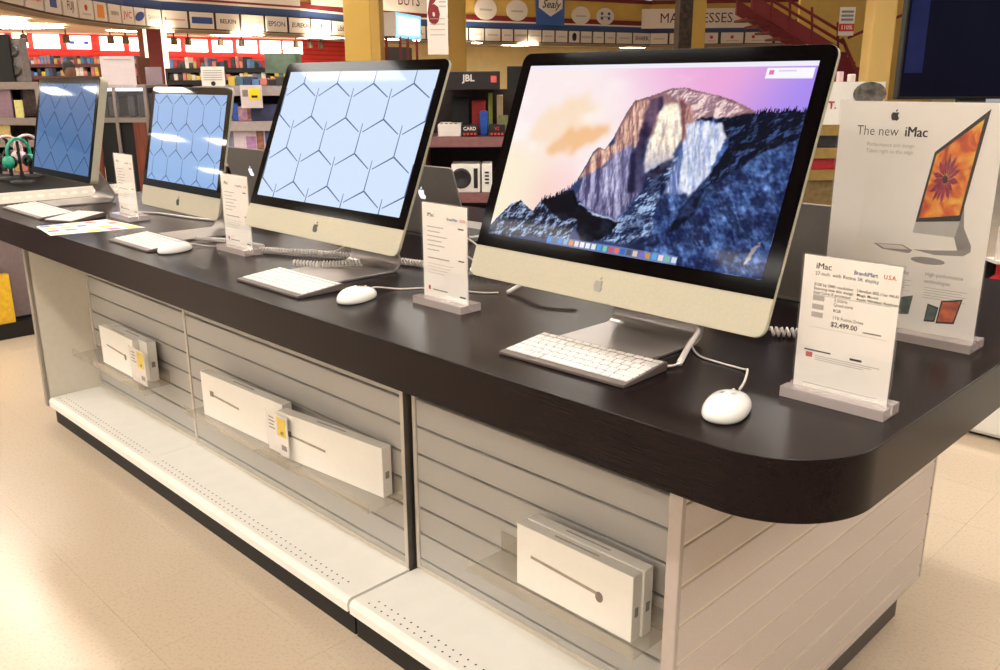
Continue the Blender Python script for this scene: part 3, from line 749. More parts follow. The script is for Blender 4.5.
# ------------------------------------------------------------------ mice
def mouse(label, x, y, rz, cable):
    t = thing('computer_mouse', label, 'mouse', (x, y, HT), rz, 'white computer mice')
    n, m = 28, 12; vs = []; fs = []
    for j in range(m + 1):
        ph = -0.35 + (math.pi / 2 + 0.35) * j / m
        for k in range(n):
            th = 2 * math.pi * k / n; e = 0.86
            cx = math.copysign(abs(math.cos(th)) ** e, math.cos(th)); cy = math.copysign(abs(math.sin(th)) ** e, math.sin(th))
            r = max(0.0, math.cos(ph)) ** 0.82
            hgt = (0.0255 - 0.003 * cy) * math.sin(max(ph, -0.35)) if ph > 0 else 0.016 * math.sin(ph)
            vs.append((0.0340 * cx * r, 0.0590 * cy * r, 0.0062 + hgt))
    for j in range(m):
        for k in range(n): fs.append((j * n + k, j * n + (k + 1) % n, (j + 1) * n + (k + 1) % n, (j + 1) * n + k))
    fs.append(tuple(range(n - 1, -1, -1)))
    MB().add(vs, fs).build('shell', M_mouse, t, smooth=True)
    MB().lathe([(0.0, 0.0), (0.022, 0.0), (0.024, 0.0012), (0.0, 0.0012)], 16, lambda a, b, c: (a, b * 1.7, c)).build('base_pad', M_inklight, t)
    MB().lathe([(0.0, 0.003), (0.0022, 0.002), (0.003, 0.0), (0.0, -0.001)], 10, lambda a, b, c: (a, b + 0.034, c + 0.0250)).build('scroll_ball', M_inklight, t, smooth=True)
    c, s = math.cos(-rz), math.sin(-rz)
    loc = [((px - x) * c - (py - y) * s, (px - x) * s + (py - y) * c, pz) for px, py, pz in cable]
    MB().tube(smooth_path(loc, 8), 0.0020, 6).build('cable', M_cable, t, smooth=True)
    return t
mouse('white corded mouse nearest the camera, by the rounded corner', -.001, .125, .28,
      [(-.018, .190, .016), (-.028, .222, .020), (-.05, .268, .022), (-.078, .312, .006), (-.10, .322, .0025), (-.15, .326, .0025), (-.19, .338, .0025), (-.238, .39, .0025), (-.262, .43, .02), (-.27, .455, .06)])
mouse('white corded mouse beside the keyboard of the pale blue honeycomb computer', -.992, .160, .30,
      [(-1.008, .21, .016), (-1.02, .24, .012), (-1.00, .29, .0025), (-.96, .34, .0025), (-.90, .375, .0025), (-.83, .40, .0025), (-.80, .43, .0025)])
mouse('white corded mouse overlapping the corner of the smaller computer keyboard', -1.875, .142, .35,
      [(-1.893, .19, .014), (-1.90, .215, .010), (-1.87, .25, .0025), (-1.80, .30, .0025), (-1.75, .33, .0025)])

# ------------------------------------------------------------------ acrylic price stands
def acrylic_stand(name, label, x, y, w, h, tb, cat, fill, rz=0.0, group=None):
    t = thing(name, label, cat, (x, y, HT), rz, group)
    MB().box(-w / 2 - 0.006, w / 2 + 0.006, -tb * 0.5, -0.0045, 0.0005, 0.017).box(-w / 2 - 0.006, w / 2 + 0.006, 0.0045, tb * 0.5, 0.0005, 0.017).box(-w / 2 - 0.006, w / 2 + 0.006, -0.0045, 0.0045, 0.0005, 0.004).build('base_block', M_acrb, t)
    MB().box(-w / 2, w / 2, -0.0042, -0.0022, 0.0045, h).build('front_sheet', M_acr, t)
    MB().box(-w / 2, w / 2, 0.0022, 0.0042, 0.0045, h).build('back_sheet', M_acr, t)
    MB().box(-w / 2 + 0.002, w / 2 - 0.002, -0.0012, 0.0006, 0.006, h - 0.002).build('card', M_paper, t)
    fill(t, w, h, lambda u, v: face_m((u, -0.0016, v), (1, 0, 0), (0, 0, 1)))
    return t
def bar(t, x0, x1, z0, z1, m, name='print_line'):
    return MB().box(x0, x1, -0.0016, -0.0013, z0, z1).build(name, m, t)
def fill_price(t, w, h, F):
    write_bold(t, 'iMac', .0135, M_ink, F(-w * .36, h * .925), align='LEFT')
    write(t, '27-inch  with Retina 5K display', .0078, M_ink, F(-w * .36, h * .875), align='LEFT')
    write_bold(t, 'BrandsMart', .0092, M_inkblue, F(w * .03, h * .915), align='LEFT', sx=.82)
    write_bold(t, 'U.S.A.', .0092, M_inkred, F(w * .32, h * .915), align='LEFT', sx=.82)
    for i, (a, b) in enumerate((('5120 by 2880 resolution', 'Ultrafast 802.11ac Wi-Fi'), ('Stunning new thin design', 'Magic Mouse'), ('Intel Core i5 processor', 'Apple Wireless Keyboard'))):
        write(t, a, .0062, M_ink, F(-w * .36, h * (.80 - .028 * i)), align='LEFT', bold=.008); write(t, b, .0062, M_ink, F(w * .08, h * (.80 - .028 * i)), align='LEFT', bold=.008)
    for z_ in (.69, .63, .575): bar(t, -w * .36, -w * .24, h * z_, h * (z_ + .035), M_inklight, 'grey_field')
    for s, z_ in (('3.5GHz', .71), ('Quad-core', .68), ('8GB', .64), ('1TB Fusion Drive', .59)): write(t, s, .0068, M_ink, F(-w * .14, h * z_), align='LEFT')
    write(t, '$2,499.00', .0105, M_ink, F(-w * .15, h * .545), bold=.02, align='LEFT')
    bar(t, -w * .36, w * .42, h * .728, h * .730, M_inkgrey); bar(t, -w * .36, w * .42, h * .505, h * .507, M_inklight); bar(t, w * .18, w * .36, h * .525, h * .535, M_inkgrey)
    bar(t, -w * .40, -w * .12, h * .335, h * .345, M_ink); bar(t, w * .08, w * .2, h * .325, h * .34, M_ink)
    for k in range(3): bar(t, -w * .28, w * (.38 - .08 * k), h * (.305 - .014 * k), h * (.310 - .014 * k), M_inklight)
    bar(t, -w * .38, -w * .31, h * .29, h * .325, M_inkred, 'red_mark')
    bar(t, -w * .38, w * .38, h * .10, h * .104, M_inkgrey)
def fill_price_small(t, w, h, F):
    write_bold(t, 'iMac', .013, M_ink, F(-w * .38, h * .88), align='LEFT')
    write_bold(t, 'BrandsMart', .0092, M_inkblue, F(w * .06, h * .86), align='LEFT', sx=.8); write_bold(t, 'U.S.A.', .0092, M_inkred, F(w * .34, h * .86), align='LEFT', sx=.8)
    for k, (x0, x1) in enumerate(((-.38, -.02), (-.38, -.1), (-.38, .05), (-.38, -.06), (-.38, .0), (-.38, -.12))): bar(t, w * x0, w * x1, h * (.76 - .045 * k), h * (.77 - .045 * k), M_inklight)
    bar(t, w * .3, w * .42, h * .775, h * .788, M_ink); bar(t, w * .3, w * .42, h * .47, h * .483, M_ink); bar(t, -w * .38, w * .1, h * .455, h * .465, M_inkgrey)
    for k in range(4): bar(t, -w * .38, w * (.2 - .07 * k), h * (.40 - .03 * k), h * (.404 - .03 * k), M_inklight)
    bar(t, -w * .38, -w * .33, h * .14, h * .18, M_inkred, 'red_mark'); bar(t, -w * .28, w * .05, h * .14, h * .152, M_inkgrey); bar(t, w * .32, w * .44, h * .12, h * .135, M_ink)
gp = 'acrylic price card stands'
acrylic_stand('price_card_stand', 'acrylic price card stand at the rounded corner, reading 27-inch and a price', .1025, .277, .153, .229, .058, 'price stand', fill_price, group=gp)
acrylic_stand('price_card_stand', 'acrylic price card stand between the mountain screen and the pale blue screen', -.797, .262, .150, .229, .06, 'price stand', fill_price_small, group=gp)
acrylic_stand('price_card_stand', 'acrylic price card stand hiding a chin corner of the smaller computer', -1.728, .272, .155, .227, .06, 'price stand', fill_price_small, group=gp)
acrylic_stand('price_card_stand', 'acrylic price card stand beside the black-framed monitor at the far end', -2.62, .322, .16, .236, .075, 'price stand', fill_price_small, group=gp)

# poster in a large acrylic stand
M_flower = bpy.data.materials.new('orange_flower_print'); M_flower.use_nodes = True
_nt = M_flower.node_tree; _b = _nt.nodes['Principled BSDF']
_tc = _nt.nodes.new('ShaderNodeTexCoord'); _nz = _nt.nodes.new('ShaderNodeTexNoise'); _nz.inputs['Scale'].default_value = 26; _nz.inputs['Distortion'].default_value = 1.2
_rp = _nt.nodes.new('ShaderNodeValToRGB')
for p_, c_ in ((0.30, (190, 60, 40)), (0.45, (236, 120, 40)), (0.56, (246, 176, 60)), (0.7, (250, 214, 70))):
    e = _rp.color_ramp.elements.new(p_); e.color = lin(c_)
_rp.color_ramp.elements.remove(_rp.color_ramp.elements[0]); _rp.color_ramp.elements.remove(_rp.color_ramp.elements[-1])
_nt.links.new(_tc.outputs['Object'], _nz.inputs['Vector']); _nt.links.new(_nz.outputs[0], _rp.inputs[0]); _nt.links.new(_rp.outputs[0], _b.inputs['Base Color']); _b.inputs['Roughness'].default_value = 0.5
M_petal = mat('purple_petal_print', (150, 50, 80), 0.5, noise=0.5, nscale=60)
M_psilver = mat('poster_silver', (198, 196, 192), 0.5, noise=0.03)
M_psilver2 = mat('poster_silver_dark', (150, 148, 146), 0.5, noise=0.05)
def fill_poster(t, w, h, F):
    def shape(name, pts, m, d0, d1): MB().extr(pts, d0, d1, lambda u, v, ww: (u * w, -0.0014 - ww, v * h)).build(name, m, t)
    mb = MB()
    for poly_ in (LOGO, LEAF): mb.extr([(-.14 * w + a * .0175, .938 * h + b * .0175) for a, b in poly_], 0, .0003, lambda u, v, ww: (u, -.0014 - ww, v))
    mb.build('fruit_logo', M_ink, t)
    write(t, 'The new', .0262, M_ink, F(-.375 * w, .873 * h), align='LEFT', bold=-.008, sx=.86)
    write_bold(t, 'iMac', .0262, M_ink, F(-.073 * w, .873 * h), .05, align='LEFT', sx=.86)
    write(t, 'Performance and design.', .0105, M_inklight, F(-.30 * w, .817 * h), align='LEFT', sx=.88); write(t, 'Taken right to the edge.', .0105, M_inklight, F(-.30 * w, .790 * h), align='LEFT', sx=.88)
    # picture of a slim computer turned to the side
    shape('printed_stand', [(.300, .46), (.312, .575), (.335, .585), (.350, .50), (.405, .430), (.407, .405), (.369, .385), (.20, .375), (.065, .388), (.18, .393), (.33, .405)], M_psilver2, 0, .0002)
    shape('printed_screen_frame', [(.062, .505), (.124, .797), (.408, .973), (.323, .525)], M_ink, .0002, .0004)
    shape('printed_screen', [(.079, .522), (.136, .787), (.379, .934), (.314, .550)], M_flower, .0004, .0006)
    cx, cy = .205, .69
    for k in range(30):
        a = 2 * math.pi * k / 30 + .12 * (k % 2); r0 = .012; r1 = (.082, .066, .094)[k % 3]; da = .16
        e = lambda r, b_: (cx + r * .85 * math.cos(b_) + .25 * r * math.sin(b_), cy + r * 1.15 * math.sin(b_))
        shape('printed_petal', [e(r0, a - .4), e(r1 * .7, a - da), e(r1, a), e(r1 * .7, a + da)], M_petal, .0006, .0007 + .00001 * k)
    shape('printed_core', [(cx + .016 * math.cos(b_ * math.pi / 6), cy + .016 * math.sin(b_ * math.pi / 6)) for b_ in range(12)], mat('print_core', (90, 60, 60), .6, noise=.3), .001, .0012)
    shape('printed_chin', [(.062, .505), (.052, .459), (.304, .457), (.323, .527)], M_psilver, .0002, .0004)
    shape('printed_keyboard', [(-.184, .395), (-.001, .403), (.066, .383), (.045, .369), (-.126, .374)], M_psilver2, 0, .0003)
    shape('printed_keys', [(-.165, .394), (-.005, .399), (.040, .385), (-.110, .378)], M_signw, .0003, .0004)
    shape('printed_mouse', [(.165 + .105 * math.cos(a * math.pi / 8), .347 + .015 * math.sin(a * math.pi / 8)) for a in range(16)], M_psilver2, 0, .0003)
    write(t, 'High-performance', .0108, M_inkgrey, F(.16 * w, .290 * h), align='LEFT', sx=.86); write(t, 'technologies', .0108, M_inkgrey, F(.16 * w, .260 * h), align='LEFT', sx=.86)
    write(t, 'display', .0108, M_inkgrey, F(-.02 * w, .285 * h), align='LEFT', sx=.86)
    for k in range(5): bar(t, w * .165, w * (.42 - .03 * (k % 2)), h * (.232 - .011 * k), h * (.234 - .011 * k), M_inklight); bar(t, -w * .28, w * (.08 - .03 * (k % 2)), h * (.25 - .011 * k), h * (.252 - .011 * k), M_inklight)
    gr = mat('print_green', (70, 92, 84), .6, noise=.4, nscale=80); og = mat('print_orange', (200, 96, 50), .6, noise=.4, nscale=60)
    shape('printed_picture', [(.189, .085), (.200, .165), (.268, .155), (.255, .09)], M_ink, 0, .0002); shape('printed_picture', [(.196, .092), (.205, .158), (.262, .149), (.250, .097)], gr, .0002, .0004)
    shape('printed_picture', [(.262, .085), (.278, .185), (.402, .205), (.370, .095)], M_ink, 0, .0003); shape('printed_picture', [(.272, .094), (.286, .180), (.392, .196), (.362, .103)], og, .0003, .0005)
    shape('printed_picture', [(.02, .098), (.03, .175), (.105, .19), (.09, .105)], gr, .0002, .0004)
acrylic_stand('poster_stand', 'tall white poster in an acrylic stand picturing a slim computer with an orange flower screen', .005, .727, .30, .447, .075, 'poster', fill_poster)

# ------------------------------------------------------------------ trackpad, flyer
M_glossw = mat('white_trackpad', (228, 216, 216), 0.3, noise=0.01)
t = thing('trackpad', 'small white trackpad lying beside the long keyboard at the far end', 'trackpad', (-2.760, .180, HT), .42)
MB().extr([(-.082, .0005), (.082, .0005), (.082, .016), (.076, .017), (-.082, .006)], -.063, .063, lambda u, v, w: (-w, u, v)).build('body', M_kbd, t, bevel=.001)
MB().extr([(-.081, .0064), (.075, .0172), (.075, .0182), (-.081, .0074)], -.062, .062, lambda u, v, w: (-w, u, v)).build('top_surface', M_glossw, t)
t = thing('sale_flyer', 'open colourful sales flyer lying flat near the counter edge', 'flyer', (-2.52, .125, HT), 0)
FL = [(-.150, -.112), (.085, -.145), (.150, .145), (-.135, .125)]
MB().extr(FL, .0004, .0016).build('sheet', M_paper, t)
fl_cols = [(226, 120, 120), (240, 200, 90), (150, 170, 220), (200, 110, 160), (235, 150, 110), (120, 130, 190), (245, 225, 150), (190, 190, 215)]
for i in range(4):
    for j in range(5):
        if (i + j) % 5 == 4: continue
        a, b = (i + .15) / 4, (i + .85) / 4; c, d = (j + .15) / 5, (j + .8) / 5
        L_ = lambda s, q: tuple((Vector(FL[0]) * (1 - s) * (1 - q) + Vector(FL[1]) * s * (1 - q) + Vector(FL[2]) * s * q + Vector(FL[3]) * (1 - s) * q))
        k = random.randrange(8)
        MB().extr([L_(a, c), L_(b, c), L_(b, d), L_(a, d)], .0016, .0019).build('printed_picture', mat('flyer_%d' % k, fl_cols[k], .6, noise=.25, nscale=90), t)

# ------------------------------------------------------------------ laptops seen from behind
M_lap = mat('space_grey_lid', (128, 122, 118), 0.45, metal=0.1, noise=0.03)
def laptop(label, x, y, rz=0.0, w=.345, lean=.30):
    t = thing('laptop', label, 'laptop', (x, y, HT), rz, 'laptops facing the far side of the counter')
    MB().extr(rrect(w, .235, .012, 4, cy=.1175), .001, .014).build('base', mat('laptop_base', (150, 146, 142), .4, metal=.4, noise=.03), t, bevel=.001)
    MB().box(-w * .42, w * .42, .03, .125, .014, .0155).build('key_field', M_black, t)
    P = lambda u, v, ww=0: (u, -.004 - v * math.sin(lean) - ww * math.cos(lean), .013 + v * math.cos(lean) - ww * math.sin(lean))
    lid = MB().extr(rrect(w, .232, .012, 4, cy=.116), 0, .006, P).build('lid', M_lap, t, bevel=.001)
    MB().extr([(-w / 2 + .012, .012), (w / 2 - .012, .012), (w / 2 - .012, .222), (-w / 2 + .012, .222)], -.0006, 0, P).build('screen', emit_mat('laptop_screen', (150, 180, 230), .8), lid)
    mb = MB()
    for poly_ in (LOGO, LEAF): mb.extr([(-a * .036, .136 + b * .036) for a, b in poly_], .006, .0066, lambda u, v, ww: P(-u, v, ww))
    mb.build('fruit_logo', M_logo_glow, lid)
    return t
laptop('open laptop behind the smaller computer, lit logo on its dark lid', -2.555, .845)
laptop('open laptop between the pale blue screen and the mountain screen, lit logo on its lid', -1.52, .855)
laptop('open laptop right of the mountain screen, mostly behind the poster', -.275, .845)

# ------------------------------------------------------------------ coiled security cables on the counter
gc = 'coiled white security cables'
def coil(label, pts, r=.0085, pitch=.0098, wire=.0026):
    P = [(p[0], p[1], HT + p[2]) for p in pts]
    o = MB().tube(helix(P, r, pitch, 7), wire, 5).build('coiled_cable', M_cable, smooth=True)
    return tag(o, label, 'cable', gc)
zc = .0110
coil('coiled white security cable running behind the pale blue honeycomb computer', [(-1.66, .300, zc), (-1.45, .40, zc), (-1.30, .46, zc), (-1.15, .50, zc)])
coil('coiled white security cable ending under the chin of the pale blue honeycomb computer', [(-1.42, .262, zc), (-1.35, .30, zc), (-1.27, .345, zc + .008), (-1.24, .36, zc + .012)])
coil('coiled white security cable behind the price stand between the two large computers', [(-1.08, .47, zc), (-.98, .53, zc), (-.88, .56, zc)])
coil('short coiled white security cable right of the mountain screen', [(-.16, .545, zc), (-.10, .58, zc), (-.02, .63, zc)])
coil('coiled white security cable beside the keyboard of the smaller computer', [(-1.99, .262, zc), (-1.90, .30, zc), (-1.80, .325, zc), (-1.70, .335, zc)], .006, .008, .0018)
def cord(label, pts, r=.0022):
    o = MB().tube(smooth_path([(p[0], p[1], HT + p[2]) for p in pts], 8), r, 6).build('power_cable', M_cable, smooth=True)
    return tag(o, label, 'cable', 'thin white cords on the counter')
cord('white cord running across in front of the smaller computer stand', [tuple(on_z(a, b, HT + .004) - np.array([0, 0, HT])) for a, b in ((138, 212.5), (160, 213.5), (185, 217), (205, 219.5), (222, 221))], .0045)
cord('thin white cord hanging behind the left half of the pale blue computer', [(-1.60, .42, .003), (-1.52, .47, .003), (-1.47, .50, .05), (-1.43, .52, .11)])
cord('thin white cord looping behind the right half of the pale blue computer', [(-1.47, .54, .11), (-1.42, .52, .05), (-1.36, .50, .003), (-1.26, .50, .003)])
cord('thin white cord leaving the right edge of the pale blue computer', [(-1.16, .60, .10), (-1.08, .62, .06), (-.98, .64, .003), (-.86, .66, .003)])
cord('lower thin white cord right of the pale blue computer', [(-1.14, .56, .07), (-1.06, .58, .03), (-.98, .58, .003), (-.90, .60, .003)])
cord('thick white cord poking out left of the mountain-screen computer', [(-.78, .44, .003), (-.76, .47, .02), (-.70, .48, .035), (-.62, .50, .03)], .006)

# ================================================================== the store around the counter
ORD = ['first', 'second', 'third', 'fourth', 'fifth', 'sixth', 'seventh', 'eighth', 'ninth', 'tenth', 'eleventh', 'twelfth', 'thirteenth', 'fourteenth', 'fifteenth', 'sixteenth', 'seventeenth', 'eighteenth', 'nineteenth']
TENS = {20: 'twentieth', 30: 'thirtieth', 40: 'fortieth'}
def nth(k):                                  # k from 0
    k += 1
    if k < 20: return ORD[k - 1]
    return TENS[k] if k % 10 == 0 else {2: 'twenty', 3: 'thirty', 4: 'forty'}[k // 10] + '-' + ORD[k % 10 - 1]

def store_m(o, a, b, z=0.0):                 # place an object in the store frame
    p = G(a, b, z); o.location = p; o.rotation_euler = (0, 0, YAW); return o

# hall ceiling with its light fixtures (above and behind the photographer)
M_ceil = mat('ceiling_tile', (226, 218, 204), 0.8, noise=0.04, nscale=5)
CZ = 3.3
c_ = struct(MB().box(-26, 22, -13, 16.0, CZ, CZ + 0.12).build('ceiling', M_ceil)); store_m(c_, 0, 0)
struct(store_m(MB().box(-30, 24, 15.5, 48, 7.8, 7.95).build('ceiling_hall', M_ceil), 0, 0))
M_tube = mat('fluorescent_diffuser', (255, 249, 240), 0.5, emit=TROFFER, noise=0.01)
fr_me = MB().box(-.66, .66, -.20, -.16, -.03, 0).box(-.66, .66, .16, .20, -.03, 0).box(-.66, -.62, -.16, .16, -.03, 0).box(.62, .66, -.16, .16, -.03, 0).mesh('frame', M_white)
df_me = MB().box(-.62, .62, -.16, .16, -.012, -.004).mesh('diffuser', M_tube)
for i in range(-2, 8):
    for j in range(-2, 6):
        x, y = -15.4 + 2.6 * i, -6.18 + 2.4 * j
        rel = np.array([x, y]) - CAM[:2]; a, b = rel @ RH, rel @ FH
        if not (-24 < a < 20 and -11 < b < 15.2): continue
        t = thing('ceiling_light', 'long fluorescent light strip set in the white hall ceiling', 'light', (x, y, CZ), group='fluorescent fixtures of the hall ceiling')
        put('frame', fr_me, t); put('diffuser', df_me, t)

for a, b in ((-12, 17.5), (-5, 19.5), (2, 21), (8, 19), (-9, 24), (-1, 27), (6, 28)):  # unseen lamps, added to brighten the mezzanine fascia and its plates
    p = G(a, b, 6.6); t = thing('added_fill_lamp', 'added round fill lamp, out of view high over the open hall', 'light', p, 0, 'added fill lamps over the open hall')
    MB().lathe([(.0, 0), (.55, 0), (.55, -.01), (0, -.01)], 20).build('lamp_glass', mat('added_fill_glass', (255, 240, 215), .5, emit=26.0, noise=.01), t)
    MB().lathe([(.56, -.02), (.60, 0), (.25, .3), (.06, .4), (.0, .4)], 20).build('reflector', M_metal_edge, t); MB().tube([(0, 0, .4), (0, 0, 1.2)], .02, 6).build('stem', M_metal_edge, t)

# mezzanine: fascia polyline (plan), measured along its lower edge
ZP = 2.75
FP = [on_z(*p, ZP)[:2] for p in ((-110, -24), (-60, -11), (0, 3), (40, 12.5), (80, 20), (125, 25.5), (163, 28.3), (230, 31), (300, 34), (360, 38), (480, 41.5), (650, 45), (790, 43.5), (900, 42))]
def hit(px, poly=FP, inset=0.0):             # where the sight line of a picture column meets a vertical polyline surface
    d = ray(px, 60)[:2]; best = None
    for p, q in zip(poly[:-1], poly[1:]):
        e = q - p; den = d[0] * e[1] - d[1] * e[0]
        if abs(den) < 1e-9: continue
        w = p - CAM[:2]; s = (w[0] * e[1] - w[1] * e[0]) / den; k = (w[0] * d[1] - w[1] * d[0]) / den
        if s > 0 and -1e-6 <= k <= 1 + 1e-6 and (best is None or s < best[0]): best = (s, p + e * k, e / np.linalg.norm(e))
    s, p, e = best
    n = np.array([e[1], -e[0]]);  n = n if n @ (CAM[:2] - p) > 0 else -n
    return p + n * inset, e, n, s
def z_at(px, py, poly=FP):
    s = hit(px, poly)[3]; d = ray(px, py); k = s * np.linalg.norm(ray(px, 60)[:2]) / np.linalg.norm(d[:2]); return CAM[2] + d[2] * k
def band(name, poly, z0, z1, m, out=0.0, thick=0.12):
    mb = MB()
    for p, q in zip(poly[:-1], poly[1:]):
        e = (q - p) / np.linalg.norm(q - p); n = np.array([e[1], -e[0]]); n = n if n @ (CAM[:2] - p) > 0 else -n
        a, b, c, d = p + n * out, q + n * out, q - n * thick, p - n * thick
        mb.extr([a, b, c, d], z0, z1)
    return struct(mb.build(name, m))
band('trim_1', FP, ZP, 3.24, mat('fascia_dark_backing', (66, 58, 56), .6, noise=.1), 0)
band('trim_2', FP, 3.24, 3.44, M_blue, .03)
band('trim_3', FP, 3.44, 3.50, M_signw, .04)
band('trim_4', FP, 3.50, 3.68, M_dred, .05)
band('wall_upper', FP, 3.68, 4.36, M_yellow, 0)
band('trim_5', FP, 4.36, 4.50, M_dred, .05)
band('wall_upper_top', FP, 4.50, 6.2, mat('pale_upper_wall', (196, 176, 150), .7, noise=.05), -.4, .6)
band('trim_6', FP, ZP - .10, ZP, mat('fascia_lower_lip', (150, 132, 112), .6, noise=.06), -.02, .25)

# rear wall below the mezzanine
def wp(px, b): return at(px, 60, b)[:2]
WP = [wp(-120, 25), wp(0, 26.6), wp(163, 29), wp(300, 32), wp(360, 35)]
WP2 = [WP[-1], wp(480, 40), wp(650, 45), wp(800, 45), wp(960, 44)]
M_redwall = bpy.data.materials.new('red_slat_wall'); M_redwall.use_nodes = True
_nt = M_redwall.node_tree; _b = _nt.nodes['Principled BSDF']; _g = _nt.nodes.new('ShaderNodeNewGeometry'); _w = _nt.nodes.new('ShaderNodeTexWave'); _w.bands_direction = 'Z'
_w.inputs['Scale'].default_value = 2.1; _rp = _nt.nodes.new('ShaderNodeValToRGB'); _rp.color_ramp.elements[0].color = lin((176, 30, 32)); _rp.color_ramp.elements[1].color = lin((222, 48, 46)); _rp.color_ramp.elements[1].position = 0.3
_nt.links.new(_g.outputs['Position'], _w.inputs['Vector']); _nt.links.new(_w.outputs[0], _rp.inputs[0]); _nt.links.new(_rp.outputs[0], _b.inputs['Base Color']); _b.inputs['Roughness'].default_value = .5
band('wall_back', WP, 0, ZP, M_redwall, 0, .2)
band('wall_back_right', WP2, 0, ZP, mat('cream_back_wall', (238, 220, 170), .7, noise=.05, nscale=2), 0, .2)
mb = MB(); far = WP + WP2[1:]
both = [tuple(p) for p in FP] + [tuple(p) for p in far[::-1]]
mb.extr(both, ZP - .02, ZP + .0); struct(mb.build('ceiling_mezzanine', mat('mezzanine_soffit', (176, 160, 138), .8, noise=.06)))

# lamps below the mezzanine
M_under = mat('soffit_lamp', (255, 238, 205), .5, emit=UNDER, noise=.01)
for k, (x0, x1, y0, y1) in enumerate([(-40, 20, 19, 23.5), (-20, 57, 25, 30), (110, 141, 28.5, 33), (162, 170, 30, 33), (213, 262, 32.5, 38), (300, 346, 35.5, 40.5), (385, 399, 37.5, 41.5), (413, 419, 39, 42), (472, 482, 41.5, 44.5), (502, 538, 43.5, 47), (620, 645, 46.5, 49)]):
    c = on_z((x0 + x1) / 2, (y0 + y1) / 2, ZP - .09); r = (x1 - x0) / 2 / FPX * np.linalg.norm(c[:2] - CAM[:2])
    t = thing('soffit_light', 'bright oval light below the mezzanine, %s from the left' % nth(k), 'light', c, YAW, 'lights below the mezzanine')
    dp = .55
    MB().lathe([(0, 0), (.96, 0), (1, .02), (1, .03), (0, .03)], 24, lambda a, b, z: (a * r, b * dp, z)).build('lamp_glass', M_under, t)
    MB().lathe([(1.0, .0), (1.06, .0), (1.06, .03), (1.0, .03)], 24, lambda a, b, z: (a * r, b * dp, z)).build('rim', M_signw, t)
for k, px in enumerate((27, 69, 113, 128, 176, 190, 222, 243, 297, 311, 322)):
    s = hit(px, WP)[0]; d = (s - CAM[:2]); c = CAM[:2] + d * (1 - 2.2 / np.linalg.norm(d))
    t = thing('track_spotlight', 'small dark spotlight hanging before the red wall, %s from the left' % nth(k), 'light', (c[0], c[1], ZP - .02), YAW, 'spotlights along the red wall')
    MB().tube([(0, 0, 0), (0, 0, -.12)], .02, 6).build('stem', M_black, t)
    MB().lathe([(.0, -.34), (.10, -.34), (.085, -.14), (.03, -.12), (0, -.12)], 12).build('head', mat('spot_brown', (80, 62, 46), .5, noise=.1), t)

# lit white panels on the red wall
M_lit = mat('lit_panel', (255, 246, 226), .5, emit=4.0, noise=.01)
for k, (x0, x1, y0, y1) in enumerate([(-6, 8, 34, 47), (15.5, 30, 33.5, 47.5), (36, 61.5, 34.5, 48.5), (69, 92.5, 36, 49), (102, 124.5, 37, 50.5), (131, 144, 38, 51), (164, 180.5, 39, 51), (187, 207.5, 39.5, 52), (213.5, 232, 40.5, 52.5), (238, 256.5, 40.5, 53), (261, 280, 41, 54), (284, 301.5, 41.5, 54)]):
    p, e, n, s = hit((x0 + x1) / 2, WP, .10); q0 = hit(x0, WP)[0]; q1 = hit(x1, WP)[0]; w = np.linalg.norm(q1 - q0)
    z0, z1 = z_at((x0 + x1) / 2, y1, WP), min(z_at((x0 + x1) / 2, y0, WP), ZP - .03)
    dr = (q1 - q0) / w
    t = thing('lit_sign_panel', 'glowing white sign panel with two blue bars, on the red wall' if k == 3 else 'glowing blank white panel on the red wall, %s from the left' % nth(k), 'sign', (p[0], p[1], z0), math.atan2(dr[1], dr[0]), 'lit white panels on the red wall')
    MB().box(-w / 2, w / 2, -.03, .1, 0, z1 - z0).build('panel', M_lit, t)
    if k == 3:
        for sx in (-.30, .30): MB().box(w * sx - .07, w * sx + .07, -.035, -.03, (z1 - z0) * .35, (z1 - z0) * .6).build('blue_bar', mat('panel_blue', (90, 100, 225), .5, emit=.8), t)

# brand plates along the fascia
M_plate = mat('plate_white', (226, 214, 208), .5, noise=.02)
plates = [(0, 26.5, None), (28, 46, ('TOSHIBA', M_inkred)), (47.5, 64, 'blue_square'), (65.5, 80, ('FUJI', M_ink)), (80.8, 95.5, 'red_dot'), (96.2, 109, 'orange'), (110, 122.5, ('CRISPIX', M_ink)), (123.2, 135.5, ('JVC', M_inkred)),
          (136, 147, 'blue_oval'), (147.6, 163, ('SHARP', M_inkgrey)), (164.8, 190, 'red_line'), (191.8, 216, 'blue_bar'), (217.6, 241, ('BELKIN', M_ink)), (242.5, 265, 'grey_line'), (266.5, 288, ('EPSON', M_inkblue)), (289.2, 310, ('EUREKA', M_ink)),
          (311, 330.5, 'red_dot'), (332, 352, ('Libbey', M_ink)), (353.5, 374, 'grey_line'), (413, 425, ('JBL', M_ink)), (426, 447, 'grey_line'), (452, 467, 'grey_line'), (468, 483, 'grey_line'), (484, 499.5, 'grey_line'), (500.5, 512, 'grey_line'), (513, 526, ('JOHNSON', M_ink)), (527, 540, 'grey_line'), (541, 553, 'grey_line'),
          (554, 566, 'grey_line'), (567, 578, 'black_oval'), (579, 590, ('NOKIA', M_inkgrey)), (591, 602, 'grey_line'), (603, 613.5, 'grey_line'), (614.5, 630, 'grey_line'), (631, 648, ('SHARK', M_ink)), (649, 667, 'grey_line'), (668, 690, 'grey_line'), (703, 717, 'red_dot'), (719, 742, 'red_dot'), (743, 771, 'red_mark'), (773, 790, 'grey_line'), (792, 815, 'grey_line')]
